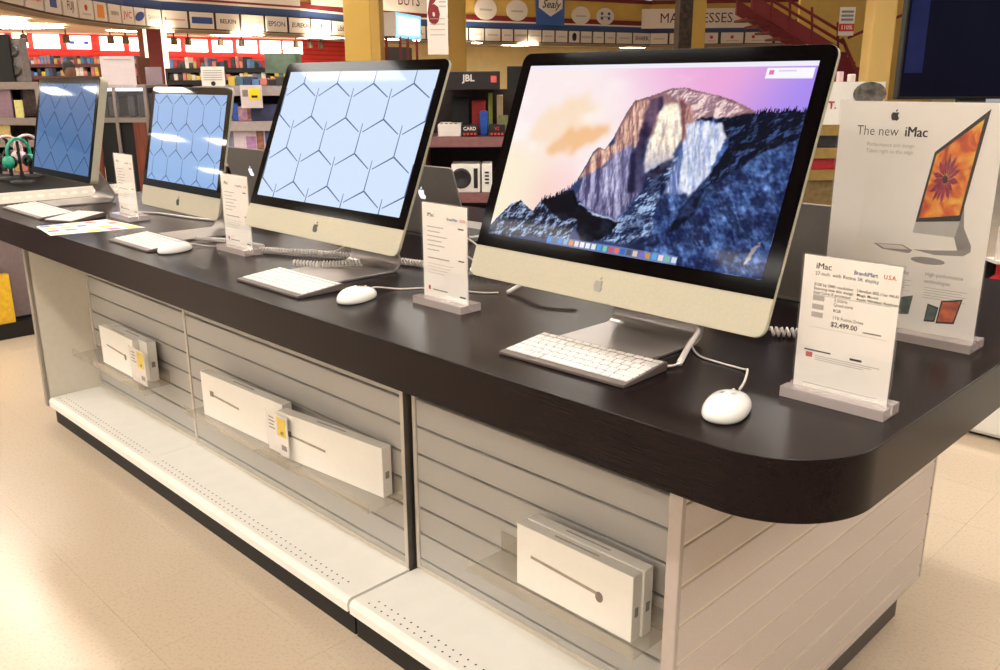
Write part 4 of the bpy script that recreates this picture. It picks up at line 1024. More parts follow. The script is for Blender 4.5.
for kp, (x0, x1, mark) in enumerate(plates):
    q0, q1 = hit(x0)[0], hit(x1)[0]; w = np.linalg.norm(q1 - q0); dr = (q1 - q0) / w
    n = np.array([dr[1], -dr[0]]); n = n if n @ (CAM[:2] - q0) > 0 else -n
    p = (q0 + q1) / 2 + n * .08; h = .43; zb = ZP + .03
    if isinstance(mark, tuple): lab = 'white brand plate lettered %s on the mezzanine edge' % {'JVC': 'in three red capitals', 'FUJI': 'in bold black, left of the red-dot plate', 'TOSHIBA': 'in red at the far left', 'CRISPIX': 'in black beside the orange plate', 'SHARP': 'in grey beside the blue oval plate', 'BELKIN': 'in spaced black capitals', 'EPSON': 'in blue capitals', 'EUREKA': 'in heavy slanted black', 'Libbey': 'in black, cut off by the yellow column', 'JBL': 'in black beside the lit box sign', 'JOHNSON': 'in black right of the blue shield sign', 'NOKIA': 'in grey right of the black oval plate', 'SHARK': 'in black below the white mattress sign'}[mark[0]]
    else: lab = {'blue_square': 'white brand plate with a blue square on the mezzanine edge', 'orange': 'white brand plate with an orange square on the mezzanine edge', 'blue_oval': 'white brand plate with a slanted blue oval on the mezzanine edge', 'blue_bar': 'white brand plate with a wide blue bar on the mezzanine edge', 'black_oval': 'white brand plate with a black oval on the mezzanine edge', 'red_line': 'wide white brand plate with a thin red line on the mezzanine edge'}.get(mark, 'white brand plate with faint small print, %s from the left along the mezzanine edge' % nth(kp))
    t = thing('brand_plate', lab, 'sign', (p[0], p[1], zb), math.atan2(dr[1], dr[0]), 'brand plates along the mezzanine edge')
    MB().box(-w / 2 + .02, w / 2 - .02, -.02, .02, 0, h).build('plate', M_plate, t)
    F = face_m((0, -.024, h / 2), (1, 0, 0), (0, 0, 1)); R_ = lambda a, b, c, d, m, nm: MB().box(w * a, w * b, -.025, -.021, h * c, h * d).build(nm, m, t)
    if isinstance(mark, tuple):
        L = len(mark[0]); size = min(h * .62, w * 1.28 / L); write(t, mark[0], size, mark[1], F, bold=.012, shear=.25 if mark[0] == 'EUREKA' else 0)
    elif mark == 'blue_square': R_(-.2, .2, .25, .75, M_inkblue, 'blue_mark')
    elif mark == 'orange': R_(-.25, .25, .15, .85, mat('plate_orange', (236, 140, 50), .5, noise=.1), 'orange_mark')
    elif mark == 'blue_bar': R_(-.42, .42, .3, .7, M_inkblue, 'blue_mark')
    elif mark in ('red_dot', 'red_mark'):
        MB().lathe([(0, 0), (.07, 0), (.07, .004), (0, .004)], 14, lambda a, b, c: (a - (w * .2 if mark == 'red_mark' else 0), -.021 - c, h * .58 + b)).build('red_mark', M_inkred, t); R_(-.25, .3, .2, .28, M_inklight, 'print_line')
    elif mark in ('blue_oval', 'black_oval'):
        MB().lathe([(0, 0), (1, 0), (1, .004), (0, .004)], 20, lambda a, b, c: (a * w * (.42 if mark == 'blue_oval' else .2), -.021 - c, h * .5 + b * (.11 if mark == 'blue_oval' else .16) + (a * .05 if mark == 'blue_oval' else 0))).build('oval_mark', M_inkblue if mark == 'blue_oval' else M_ink, t)
    elif mark == 'red_line': R_(-.36, .38, .42, .52, mat('plate_rose', (205, 150, 150), .5), 'print_line'); R_(-.42, -.36, .4, .6, M_inkred, 'red_mark')
    elif mark == 'grey_line': R_(-.3, .32, .42, .56, M_inklight, 'print_line')

# signs on the yellow mezzanine wall
def wall_sign(name, lab, x0, x1, y0, y1, m, out=.06, th=.04, group=None):
    q0, q1 = hit(x0)[0], hit(x1)[0]; w = np.linalg.norm(q1 - q0); dr = (q1 - q0) / w; xm = (x0 + x1) / 2
    n = np.array([dr[1], -dr[0]]); n = n if n @ (CAM[:2] - q0) > 0 else -n
    p = (q0 + q1) / 2 + n * out; z0, z1 = z_at(xm, y1), z_at(xm, y0)
    t = thing(name, lab, 'sign', (p[0], p[1], z0), math.atan2(dr[1], dr[0]), group)
    if m: MB().box(-w / 2, w / 2, -th / 2, th / 2, 0, z1 - z0).build('board', m, t)
    return t, w, z1 - z0, th / 2 + .004
t, w, h, d = wall_sign('wall_sign', 'large white board lettered in brown, cut off by the yellow column', 313, 430, -12, 11, M_signw)
write(t, 'BUYS', h * .72, mat('sign_brown', (86, 44, 44), .6, noise=.05), face_m((w * .30, -d, h * .52), (1, 0, 0), (0, 0, 1)), sx=.9)
wall_sign('wall_sign', 'plain end of a large white board above the mezzanine edge, left of the yellow column', 200, 302, -14, 2.5, M_signw)
t, w, h, d = wall_sign('wall_sign', 'white mattress department board with brown capitals behind the dark column', 640, 748, 9, 28.5, M_signw)
write(t, 'MATTRESSES', h * .72, mat('sign_brown', (86, 44, 44)), face_m((0, -d, h * .5), (1, 0, 0), (0, 0, 1)), sx=.96)
for px, py, r, lab in ((485, 9, 11, 'round white sign left of the blue shield sign, nearest the thin yellow column'), (516, 10.5, 10.5, 'round white sign just left of the blue shield sign'), (579, 15.5, 9, 'round white sign just right of the blue shield sign'), (603, 16.5, 8.5, 'round white sign with a blue ring emblem')):
    t, w, h, d = wall_sign('round_sign', lab, px - r, px + r, py - r, py + r, None, group='round signs on the yellow mezzanine wall')
    MB().lathe([(0, -.02), (w / 2, -.02), (w / 2, .02), (0, .02)], 28, lambda a, b, c: (a, c, h / 2 + b * h / w)).build('disc', M_signw, t)
    MB().box(-w * .28, w * .28, -.026, -.021, h * .42, h * .5).build('print_line', M_inklight, t)
    if px == 603:
        for sx, sz in ((-.2, .38), (.2, .38), (-.2, .66), (.2, .66)): MB().box(w * sx - .06, w * sx + .06, -.027, -.021, h * sz - .05, h * sz + .05).build('blue_mark', M_inkblue, t)
t, w, h, d = wall_sign('shield_sign', 'blue sign with a white shield and flowing black lettering', 534.5, 562, -6, 25.5, mat('shield_blue', (58, 98, 176), .5, noise=.05), out=.10)
MB().extr([(-w * .42, h * 1.0), (-w * .42, h * .55), (0, h * .28), (w * .42, h * .55), (w * .42, h * 1.0)], .022, .03, lambda u, v, ww: (u, -ww, v)).build('shield', M_signw, t)
write(t, 'Sealy', h * .36, mat('shield_ink', (36, 52, 48), .6), face_m((0, -.034, h * .66), (1, 0, 0), (0, 0, 1)), shear=.35, bold=.01)
# thin railing above
t = thing('mezzanine_railing', 'thin dark red railing along the upper level', 'railing', (0, 0, 0))
rp_ = [hit(x, inset=-.2)[0] for x in (440, 500, 560, 620, 680, 760)]
for z in (4.62, 4.9): MB().tube([(p[0], p[1], z) for p in rp_], .03, 6).build('rail', M_dred, t)
for p in rp_: MB().box(p[0] - .03, p[0] + .03, p[1] - .03, p[1] + .03, 4.501, 4.95).build('post', M_dred, t)

# ------------------------------------------------------------------ columns
def column(lab, x0, x1, b, m, h=5.8, dep=None, parts=None, taper=0):
    p0, p1 = at(x0, 60, b), at(x1, 60, b); w = np.linalg.norm((p1 - p0)[:2]); c = (p0 + p1) / 2
    t = thing('column', lab, 'column', (c[0], c[1], 0), YAW); dep = dep or w
    for (f0, f1, mm, nm) in parts or ((0, 1, m, 'shaft'),):
        MB().box(-w / 2 + w * f0, -w / 2 + w * f1, 0, dep, 0, h).build(nm, mm, t, bevel=.01)
    MB().box(-w / 2 - .04, w / 2 + .04, -.04, dep + .04, 0, .15).build('foot_plinth', mm, t)
    return t
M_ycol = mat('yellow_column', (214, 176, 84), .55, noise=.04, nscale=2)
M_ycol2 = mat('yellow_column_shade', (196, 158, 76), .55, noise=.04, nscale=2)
column('wide yellow square column left of the pale box sign', 345.5, 381, 12.5, M_ycol, parts=((0, .74, M_ycol, 'shaft'), (.74, 1, M_ycol2, 'side_strip')))  # right strip of the shaft in darker yellow: the side face's shade, painted on
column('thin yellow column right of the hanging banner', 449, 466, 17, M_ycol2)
M_bark = mat('dark_mottled_stone', (74, 62, 54), .6, noise=.5, nscale=9)
column('column half dark stone and half yellow in front of the mattress board', 677.5, 703.5, 20, M_ycol, parts=((0, .5, M_bark, 'stone_facing'), (.5, 1, M_ycol, 'shaft')))
column('pale yellow column between the stairs and the dark television', 869, 892, 9, mat('pale_yellow_column', (206, 174, 104), .55, noise=.04, nscale=3))
M_redslat = mat('dark_red_slats', (120, 36, 38), .5, noise=.15, nscale=12, stretch=(.1, .1, 6))
t = column('dark red slatted column with bright edges among the shelves', 140, 165, 23.2, M_redslat, h=ZP - .13, dep=.3, parts=((0, .22, mat('brown_corner', (130, 62, 44), .5, noise=.08), 'side_strip'), (.22, .36, mat('dim_lit_strip', (250, 240, 225), .5, emit=1.0), 'lit_strip'), (.36, .93, M_redslat, 'shaft'), (.93, 1, mat('dim_lit_strip', (250, 240, 225)), 'lit_strip')))

# ------------------------------------------------------------------ items placed in depth
PNAMES = ['slate blue', 'red', 'off-white', 'black', 'tan', 'teal grey', 'mauve', 'yellow', 'brown', 'salmon', 'light blue', 'charcoal']
PALETTE = [(60, 70, 110), (170, 40, 44), (224, 214, 204), (36, 34, 36), (190, 160, 90), (70, 110, 130), (140, 120, 130), (222, 190, 70), (110, 66, 60), (200, 120, 110), (90, 130, 180), (60, 58, 62)]
def pm(k): return mat('package_%d' % (k % len(PALETTE)), PALETTE[k % len(PALETTE)], .5, noise=.2, nscale=18)

def bbox_px(x0, y0, x1, y1, b):
    p, q = at(x0, y1, b), at(x1, y0, b); pm_ = at((x0 + x1) / 2, y1, b)
    return pm_, abs((q - p)[:2] @ RH), max(.005, q[2] - p[2])

def item(name, lab, cat, x0, y0, x1, y1, b, dep, m, group=None, z0=None, bevel=.004, front=None):
    c, w, h = bbox_px(x0, y0, x1, y1, b)
    if z0 is not None: h += c[2] - z0; c = np.array([c[0], c[1], z0])
    t = thing(name, lab, cat, c, YAW, group)
    body = MB().box(-w / 2, w / 2, 0, dep, 0, h).build('body', m, t, bevel=min(bevel, .2 * min(w, h, dep)))
    if front: front(t, w, h)
    return t, w, h

def rack(lab, x0, x1, boards, b, dep, zt=None, m=None, back=None, name='store_shelf', cat='shelf'):
    """free-standing store shelf: boards given by the picture height of their top edge"""
    c0, w, _ = bbox_px(x0, boards[-1], x1, boards[0], b); m = m or M_metal_edge
    t = thing(name, lab, cat, (c0[0], c0[1], 0), YAW)
    zs = [at((x0 + x1) / 2, y, b)[2] for y in boards]; top_ = max(zs + ([zt] if zt else []))
    for z in zs: MB().box(-w / 2, w / 2, 0, dep, z - .05, z).build('shelf_board', m, t)
    for s in (-1, 1): MB().box(*sorted((s * w / 2, s * (w / 2 + .03))), 0, dep, 0, top_).build('side_upright', m, t)
    if back: MB().box(-w / 2, w / 2, dep - .02, dep, 0, top_).build('back_panel', back, t)
    MB().box(-w / 2, w / 2, .03, dep, 0, .1).build('plinth', M_black, t)
    return t, zs
def stock(lab, x0, x1, y_top, z, b, n, dep, group, cat='box', name='package', gap=.15, seed=0, jit=.6):
    r = random.Random(seed); c0 = at(x0, y_top, b); c1 = at(x1, y_top, b); W = abs((c1 - c0)[:2] @ RH); H = c0[2] - z; st = W / n
    for k in range(n):
        w = st * (1 - gap * r.random()); h = max(.02, H * (1 - jit * r.random())); a0 = (c0 - CAM)[:2] @ RH + st * (k + .5)
        o = MB().box(-w / 2, w / 2, .02, .02 + dep * (.6 + .4 * r.random()), 0, h)
        kc = r.randrange(len(PALETTE)); o = o.build(name, pm(kc), bevel=min(.006, w * .1)); store_m(o, a0, b, z)
        tag(o, lab % (PNAMES[kc], nth(k)), cat, group)

# far stock in front of the red wall
t, zs = rack('long low shelf of packages by the red wall, left of the slatted column', -20, 138, (64, 76, 92), 15, .5, zt=1.75, m=mat('dark_wood_shelf', (96, 46, 38), .5, noise=.1), back=M_redslat)
stock('small %s package, %s from the left on the upper far left shelf', -18, 136, 55.5, zs[0], 15, 46, .3, 'packages on the upper far left shelf', seed=3)
stock('small %s package, %s from the left on the lower far left shelf', -18, 136, 66.5, zs[1], 15, 40, .3, 'packages on the lower far left shelf', seed=4)
t, zs = rack('dark shelf of boxes by the red wall, right of the slatted column', 166, 345, (68, 80, 96, 120), 11, .5, m=M_black, back=mat('dark_back_panel', (52, 40, 38), .6, noise=.2))
stock('small %s box, %s from the left on the dark shelf top board', 168, 300, 56, zs[0], 11, 34, .3, 'boxes on the top board behind the smaller computer', seed=9)
stock('small %s box, %s from the left on the dark shelf second board', 168, 300, 71, zs[1], 11, 30, .3, 'boxes on the second board behind the smaller computer', seed=10)
stock('%s box, %s from the left on the dark shelf third board', 168, 300, 84, zs[2], 11, 16, .3, 'boxes on the third board behind the smaller computer', seed=12)
item('appliance_box', 'tall green and grey appliance carton above the pale blue honeycomb screen', 'box', 266, 53, 296, 73, 10, .3, mat('green_grey_carton', (96, 116, 100), .5, noise=.35, nscale=6), z0=None)
item('store_cabinet', 'dark grey cabinet standing behind the pale box sign', 'cabinet', 381, 47, 409, 62, 14, .5, mat('dark_grey_cabinet', (60, 54, 50), .5, noise=.2), z0=0)

# pale box sign on red posts
t, w, h = item('box_sign', 'pale box sign with a glowing blue-edged side face on red posts', 'sign', 379, 12, 396, 36, 13, .02, M_signw)
MB().extr([(w / 2, 0), (w / 2 + .27, .9), (w / 2 + .27, .92), (w / 2 - .02, .02)], -.02, h, lambda u, v, ww: (u, v, ww)).build('lit_side', mat('sign_side_blue', (150, 214, 240), .5, emit=.9), t)
MB().extr([(w / 2 + .02, .05), (w / 2 + .25, .815), (w / 2 + .26, .805), (w / 2 + .03, .04)], .03, h - .05, lambda u, v, ww: (u, v - .006, ww)).build('lit_face', mat('sign_face_white', (240, 246, 250), .5, emit=1.0), t)
for a, dd in ((-.05, .1), (.14, .12), (.22, .4), (.32, .75)): MB().box(a, a + .035, dd, dd + .035, -t.location.z, 0).build('post', M_dred, t)
# hanging banner
t, w, h = item('hanging_banner', 'long pale hanging banner with a red number six', 'banner', 429, -40, 447.5, 54.5, 11, .012, M_signw, bevel=0)
zb = t.location.z
write(t, '6', .46, M_dred, face_m((-w * .18, -.004, at(438, 10, 11)[2] - zb), (1, 0, 0), (0, 0, 1)), bold=.05, sx=.6)
for k in range(5): MB().box(w * .10, w * .42, -.004, -.001, h * .70 - k * .05, h * .70 - k * .05 + .02).build('print_line', M_inklight, t)
for k in range(4): MB().box(-w * .36, w * .36, -.004, -.001, h * .38 - k * .06, h * .38 - k * .06 + .012).build('print_line', M_inklight, t)

# person among the far shelves: only the head shows above the monitor
def person(lab, px, b, height):
    c = at(px, 70, b); t = thing('person', lab, 'person', (c[0], c[1], 0), YAW + .9)
    H = height
    J = {'pel': (0, 0, .52), 'sp': (0, 0, .64), 'ch': (0, .005, .76), 'nk': (0, 0, .845), 'hd': (0, -.012, .90), 'tp': (0, -.005, .965)}
    for s, n in ((-1, 'l'), (1, 'r')):
        J['sh' + n] = (s * .105, 0, .80); J['el' + n] = (s * .135, .02, .63); J['wr' + n] = (s * .14, -.04, .49); J['ha' + n] = (s * .14, -.05, .44)
        J['hp' + n] = (s * .05, 0, .49); J['kn' + n] = (s * .055, -.01, .28); J['an' + n] = (s * .06, .01, .04); J['to' + n] = (s * .065, -.085, .02)
    E_ = [('pel', 'sp'), ('sp', 'ch'), ('ch', 'nk'), ('nk', 'hd'), ('hd', 'tp')]
    for n in 'lr': E_ += [('ch', 'sh' + n), ('sh' + n, 'el' + n), ('el' + n, 'wr' + n), ('wr' + n, 'ha' + n), ('pel', 'hp' + n), ('hp' + n, 'kn' + n), ('kn' + n, 'an' + n), ('an' + n, 'to' + n)]
    R_ = {'pel': .085, 'sp': .075, 'ch': .085, 'nk': .032, 'hd': .055, 'tp': .035}
    for n in 'lr': R_.update({'sh' + n: .042, 'el' + n: .028, 'wr' + n: .02, 'ha' + n: .02, 'hp' + n: .055, 'kn' + n: .038, 'an' + n: .026, 'to' + n: .02})
    ks = list(J); me = bpy.data.meshes.new('body'); me.from_pydata([tuple(x * H for x in J[k]) for k in ks], [(ks.index(a), ks.index(b_)) for a, b_ in E_], [])
    o = put('body', me, t); sk = o.modifiers.new('skin', 'SKIN'); o.modifiers.new('sub', 'SUBSURF').levels = 2; o.modifiers['sub'].render_levels = 2
    for i, k in enumerate(ks): me.skin_vertices[0].data[i].radius = (R_[k] * H, R_[k] * H)
    me.skin_vertices[0].data[0].use_root = True
    me.materials.append(mat('person_skin', (110, 72, 54), .6, noise=.1))
    hair = MB(); prof = [(0.0, .122), (.03, .118), (.062, .095), (.078, .05), (.080, .0), (.070, -.05), (.06, -.07)]
    hair.lathe([(r * H / 1.7, z * H / 1.7) for r, z in prof], 20, lambda a, b_, z: (a, b_ * 1.15 + .018, z + .925 * H)); hair.build('hair', mat('dark_hair', (20, 14, 12), .6, noise=.3), t, smooth=True)
    sh = MB(); sh.lathe([(.0, .835 * H), (.06 * H, .83 * H), (.125 * H, .80 * H), (.118 * H, .70 * H), (.10 * H, .60 * H), (.108 * H, .50 * H), (.0, .50 * H)], 20, lambda a, b_, z: (a, b_ * .78, z)); sh.build('shirt', mat('dark_red_shirt', (110, 40, 40), .8, noise=.1), t, smooth=True)
    return t
person('person with short dark hair looking down among the far shelves, only the head visible', 69.5, 12.5, 1.66)

# white card on the glass case, glass case with wooden doors
M_caseframe = mat('case_frame_metal', (160, 146, 138), .35, metal=.6, noise=.05)
M_wood = mat('brown_wood_panel', (120, 58, 36), .45, noise=.25, nscale=8, stretch=(8, 8, .6))
c0, w, h = bbox_px(102, 88, 152, 205, 6.2)
t = thing('glass_display_case', 'lit glass display case with brown wooden lower doors between two screens', 'display case', (c0[0], c0[1], 0), YAW)
zt_ = at(125, 88, 6.2)[2]; zm = at(125, 118, 6.2)[2]
for a in (-w / 2, -.01, w / 2 - .02):
    for dd in (0, .40): MB().box(a, a + .02, dd, dd + .02, 0, zt_).build('frame_post', M_caseframe, t)
MB().box(-w / 2, w / 2, 0, .42, zm - .03, zm).build('shelf_board', M_caseframe, t); MB().box(-w / 2, w / 2, 0, .42, zt_, zt_ + .02).build('top', M_caseframe, t)
MB().box(-w / 2 + .02, w / 2 - .02, .02, .05, zt_ - .02, zt_).build('light_strip', mat('case_light', (190, 205, 255), .5, emit=3), t)
MB().box(-w / 2 + .02, -.01, .004, .01, zm, zt_).build('glass_pane', M_acr, t); MB().box(.01, w / 2 - .02, .004, .01, zm, zt_).build('glass_pane', M_acr, t)
MB().box(-w / 2 + .02, -w * .30, .006, .02, .05, zm - .03).build('wooden_door', M_wood, t); MB().box(w * .24, w / 2 - .02, .006, .02, .05, zm - .03).build('wooden_door', M_wood, t)
MB().box(-w * .30, w * .24, .03, .05, .05, zm - .03).build('dark_door', M_black, t); MB().box(-w / 2, w / 2, .38, .40, 0, zt_).build('back_panel', mat('case_back', (90, 82, 80), .6, noise=.1), t)
for k, (a0, a1, hh) in enumerate(((-.42, -.25, .8), (-.22, -.05, .7), (.08, .2, .75), (.24, .44, .82))):
    o = MB().box(w * a0, w * a1, .12, .3, 0, (zt_ - zm) * hh).build('boxed_camera', mat('case_item', (64, 60, 62), .4, noise=.4, nscale=12), bevel=.01); p = c0; o.location = (c0[0], c0[1], zm + .001); o.rotation_euler = (0, 0, YAW)
    tag(o, '%s dark boxed gadget on the shelf of the lit glass case' % ('leftmost', 'second', 'third', 'rightmost')[k], 'box', 'gadgets in the glass case')
item('sign_card', 'blank white card standing on the glass case behind the black-framed monitor', 'sign', 105, 56, 135, 87.5, 6.2, .012, mat('card_lilac_white', (226, 212, 216), .6, noise=.02), bevel=0, front=lambda t, w, h: MB().box(-w * .4, w * .4, -.003, -.001, h * .88, h * .91).build('print_line', M_inklight, t))
item('store_cabinet', 'grey low cabinet standing behind the cards and the smaller computer', 'cabinet', 156, 88, 206, 150, 6.7, .4, mat('grey_brown_cabinet', (92, 80, 74), .5, noise=.2), z0=0)
item('leaning_card', 'pale lilac card leaning at the foot of the red slatted column', 'sign', 148, 67, 162, 87.8, 6.7, .012, mat('card_lilac', (150, 132, 140), .6, noise=.04), bevel=0)

# goods between the smaller computer and the pale blue screen
t, zs = rack('white goods shelf behind the smaller computer and the pale blue screen', 196, 300, (86, 121.5, 157), 4.9, .4, m=mat('pale_shelf', (176, 164, 164), .5, noise=.08), back=mat('dark_back_panel', (52, 40, 38)))
def pic(t, w, h):
    MB().box(-w * .1, w * .2, -.003, -.001, h * .25, h * .62).build('printed_picture', mat('print_violet', (176, 130, 176), .5, noise=.2), t); MB().box(w * .22, w * .44, -.003, -.001, h * .1, h * .85).build('printed_picture', mat('print_face', (150, 100, 86), .5, noise=.4), t)
gb = 'boxes on the pale goods shelf'
item('software_box', 'white picture box on the lower board of the pale goods shelf', 'box', 236, 124, 266, 156, 4.93, .12, mat('box_pinkish', (216, 200, 208), .5, noise=.08), gb, z0=zs[2] + .001, front=pic)
item('software_box', 'narrow blue and white box left on the lower board of the pale goods shelf', 'box', 224, 128, 234.5, 156, 4.93, .12, mat('box_slate', (120, 124, 150), .5, noise=.4, nscale=14), gb, z0=zs[2] + .001)
item('software_box', 'blue box right on the lower board of the pale goods shelf', 'box', 267, 122.8, 288, 156, 4.93, .12, mat('box_blue', (64, 94, 150), .5, noise=.3), gb, z0=zs[2] + .001)
item('software_box', 'dark blue gadget box on the upper board of the pale goods shelf', 'box', 252, 104, 286, 121, 4.93, .12, mat('box_navy', (48, 56, 92), .5, noise=.5, nscale=14), gb, z0=zs[1] + .001)
item('software_box', 'pink picture box on the upper board of the pale goods shelf', 'box', 239, 106, 251, 121, 4.93, .12, mat('box_pink', (190, 150, 160), .5, noise=.3), gb, z0=zs[1] + .001, front=pic)
item('software_box', 'slim bright blue box on the upper board of the pale goods shelf', 'box', 233.5, 103, 238.5, 121, 4.93, .12, mat('box_bright_blue', (40, 80, 170), .5, noise=.2), gb, z0=zs[1] + .001)
def yel(t, w, h):
    MB().box(-w * .1, w * .42, -.003, -.001, h * .35, h * .85).build('yellow_patch', M_yellowtag, t); MB().box(w * .02, w * .3, -.005, -.003, h * .45, h * .55).build('print_line', M_ink, t); MB().box(-w * .4, -w * .15, -.003, -.001, h * .5, h * .8).build('print_line', M_inkgrey, t)
item('price_card', 'lilac price card with a yellow patch above the goods shelf', 'price tag', 242.5, 85, 262, 108, 4.88, .006, mat('card_lilac_white', (226, 212, 216)), bevel=0, front=yel)
item('price_card', 'white text card on a dark clip above the smaller computer', 'price tag', 203, 66.5, 224.5, 86, 4.95, .006, M_paper, bevel=0, z0=zs[0] + .001, front=lambda t, w, h: [MB().box(-w * .4, w * .4, -.003, -.001, h * (.3 + .12 * k), h * (.34 + .12 * k)).build('print_line', M_inklight, t) for k in range(5)] + [MB().lathe([(0, 0), (.012, 0), (.012, .006), (0, .006)], 10, lambda a, b, c: (a, -.001 - c, h * .12 + b)).build('clip', M_ink, t)])
stock('small %s gadget, %s from the left atop the pale goods shelf', 226, 298, 76, zs[0] + .001, 4.93, 9, .2, 'gadgets on the top of the pale goods shelf', seed=22)

# shelf of audio goods between the two big screens
M_shelfred = mat('red_grey_shelf', (136, 92, 92), .5, noise=.08)
t, zs = rack('audio shelf with reddish boards between the two big screens', 425, 530, (137, 193), 4.6, .40, m=M_shelfred, back=mat('dark_back_panel', (52, 40, 38)), zt=at(470, 90, 4.6)[2])
def jbl(t, w, h):
    write(t, 'JBL', h * .5, M_signw, face_m((-w * .05, -.003, h * .62), (1, 0, 0), (0, 0, 1)), bold=.03); MB().box(w * .34, w * .44, -.004, -.001, h * .4, h * .75).build('red_white_patch', mat('patch_red', (214, 90, 84), .5, noise=.3), t)
item('header_box', 'black header box with white lettering on top of the audio shelf', 'sign', 443, 71, 500, 89.5, 4.6, .35, mat('header_black', (34, 28, 30), .4, noise=.1), front=jbl, z0=at(470, 90, 4.6)[2] + .001)
ga = 'audio goods on the reddish shelf'
def slots(t, w, h):
    for k in range(4): MB().box(-w * .4 + k * w * .2, -w * .28 + k * w * .2, .004, .05, h, h + .002).build('dark_slot', M_ink, t)
item('white_keyboard_case', 'flat white device with dark slots on the audio shelf', 'device', 438, 124, 461, 136.5, 4.62, .25, M_signw, ga, z0=zs[0] + .001, front=slots)
def redmarks(txt, m):
    def f(t, w, h):
        write(t, txt, h * .42, m, face_m((0, -.003, h * .68), (1, 0, 0), (0, 0, 1)), bold=.02)
        for k in range(4): MB().box(-w * .4 + k * w * .22, -w * .26 + k * w * .22, -.003, -.001, h * .12, h * .32).build('red_mark', M_inkred, t)
    return f
item('small_black_box', 'small black box with white capitals and red marks on the audio shelf', 'box', 461.5, 125, 478, 136.5, 4.62, .1, M_black, ga, z0=zs[0] + .001, front=redmarks('CARD', M_signw))
item('small_black_box', 'small black box with red lettering at the right of the audio shelf', 'box', 489, 125, 505, 136.5, 4.62, .1, M_black, ga, z0=zs[0] + .001, front=redmarks('VS', M_inkred))
item('portable_speaker', 'small bright blue portable speaker on the audio shelf', 'speaker', 480, 111, 488, 136.5, 4.70, .06, mat('speaker_blue', (40, 90, 190), .4, noise=.1), ga, z0=zs[0] + .001, bevel=.008)
item('portable_speaker', 'red pouch speaker standing behind the blue one on the audio shelf', 'speaker', 472, 100, 486, 136.5, 4.80, .05, mat('speaker_red', (176, 46, 46), .5, noise=.1), ga, z0=zs[0] + .001, bevel=.012)
item('portable_speaker', 'black upright speaker on the left of the audio shelf', 'speaker', 452, 96, 470, 136.5, 4.80, .08, M_black, ga, z0=zs[0] + .001, bevel=.01)
item('leaning_book', 'pale narrow box beside the red speaker on the audio shelf', 'box', 497, 95, 503, 136.5, 4.80, .08, mat('beige_box', (190, 170, 130), .5, noise=.1), ga, z0=zs[0] + .001)
item('leaning_book', 'yellow-green narrow box beside the red speaker on the audio shelf', 'box', 488.5, 93, 492.5, 136.5, 4.80, .08, mat('lime_box', (150, 160, 60), .5, noise=.1), ga, z0=zs[0] + .001)
item('small_radio', 'little radio with a greenish window at the right end of the audio shelf', 'radio', 498.5, 115.5, 508, 136.5, 4.70, .06, mat('radio_green', (120, 124, 84), .5, noise=.2), ga, z0=zs[0] + .001)
def cone(t, w, h):
    MB().lathe([(0, .004), (h * .30, .012), (h * .36, .004), (h * .36, 0), (0, 0)], 24, lambda a, b, c: (-w * .16 + a, -.001 - c, h * .5 + b)).build('speaker_cone', mat('cone_dark', (40, 36, 42), .4, noise=.1), t)
    MB().box(w * .28, w * .42, -.004, -.001, h * .15, h * .85).build('dark_window', M_ink, t)
item('boxed_speaker', 'white speaker box with a dark round cone on the lower audio shelf', 'speaker', 452, 164, 480, 192.5, 4.62, .18, M_boxwhite, ga, z0=zs[1] + .001, front=cone)
item('boxed_speaker', 'narrow white box beside the white speaker box', 'box', 482, 163.5, 492, 192.5, 4.62, .15, M_boxwhite, ga, z0=zs[1] + .001, front=lambda t, w, h: [MB().box(-w * .2, w * .2, -.003, -.001, h * (.3 + .12 * k), h * (.36 + .12 * k)).build('print_mark', M_ink, t) for k in range(4)])
item('television', 'dark television edge just left of the mountain-screen computer', 'television', 507, 66, 540, 100, 6.5, .08, mat('tv_dark', (24, 26, 24), .3, noise=.1), z0=at(520, 118, 6.5)[2])
item('store_cabinet', 'black cabinet carrying the dark television behind the big screen', 'cabinet', 495, 118, 620, 200, 6.5, .4, M_black, z0=0)

# behind and right of the mountain screen: shelf with a white display card
t, zs = rack('goods shelf with yellowish boards right of the mountain screen', 770, 905, (125, 148, 170, 203), 4.4, .40, m=mat('yellowish_shelf', (160, 130, 70), .5, noise=.1), back=mat('dark_back_panel', (52, 40, 38)))
def tcard(t, w, h):
    write(t, 'T.', h * .24, M_inkred, face_m((-w * .18, -.003, h * .45), (1, 0, 0), (0, 0, 1)), bold=.03)
    mb = MB(); mb.lathe([(0, 0), (h * .40, 0), (h * .40, .003), (0, .003)], 20, lambda a, b, c: (w * .30 + a, -.001 - c, h * .72 + b * .7)); mb.build('grey_emblem', mat('emblem_grey', (110, 104, 98), .6, noise=.6, nscale=30), t)
item('display_card', 'white display card with red lettering and a grey emblem beside the mountain screen', 'sign', 805, 81.5, 884, 118, 4.42, .012, M_paper, bevel=0, z0=zs[0] + .001, front=tcard)
item('paper_cup', 'white paper cup standing on the white card shelf', 'cup', 847, 74, 855, 100, 4.6, .05, M_signw, z0=zs[0] + .001, bevel=.006)
item('paper_box', 'pale pink box standing behind the white display card', 'box', 836, 71.5, 843, 100, 4.6, .05, mat('pale_pink', (220, 190, 194), .5, noise=.05), z0=zs[0] + .001)
item('gadget_box', 'dark gadget box with a grey window right of the mountain screen', 'box', 806, 130, 840, 147.5, 4.42, .15, mat('gadget_dark', (54, 52, 58), .4, noise=.4, nscale=20), z0=zs[1] + .001)
item('red_strip_box', 'flat box with a red front right of the mountain screen', 'box', 800, 151, 842, 156, 4.42, .15, mat('strip_red', (186, 40, 56), .5, noise=.1), z0=zs[2] + .001)
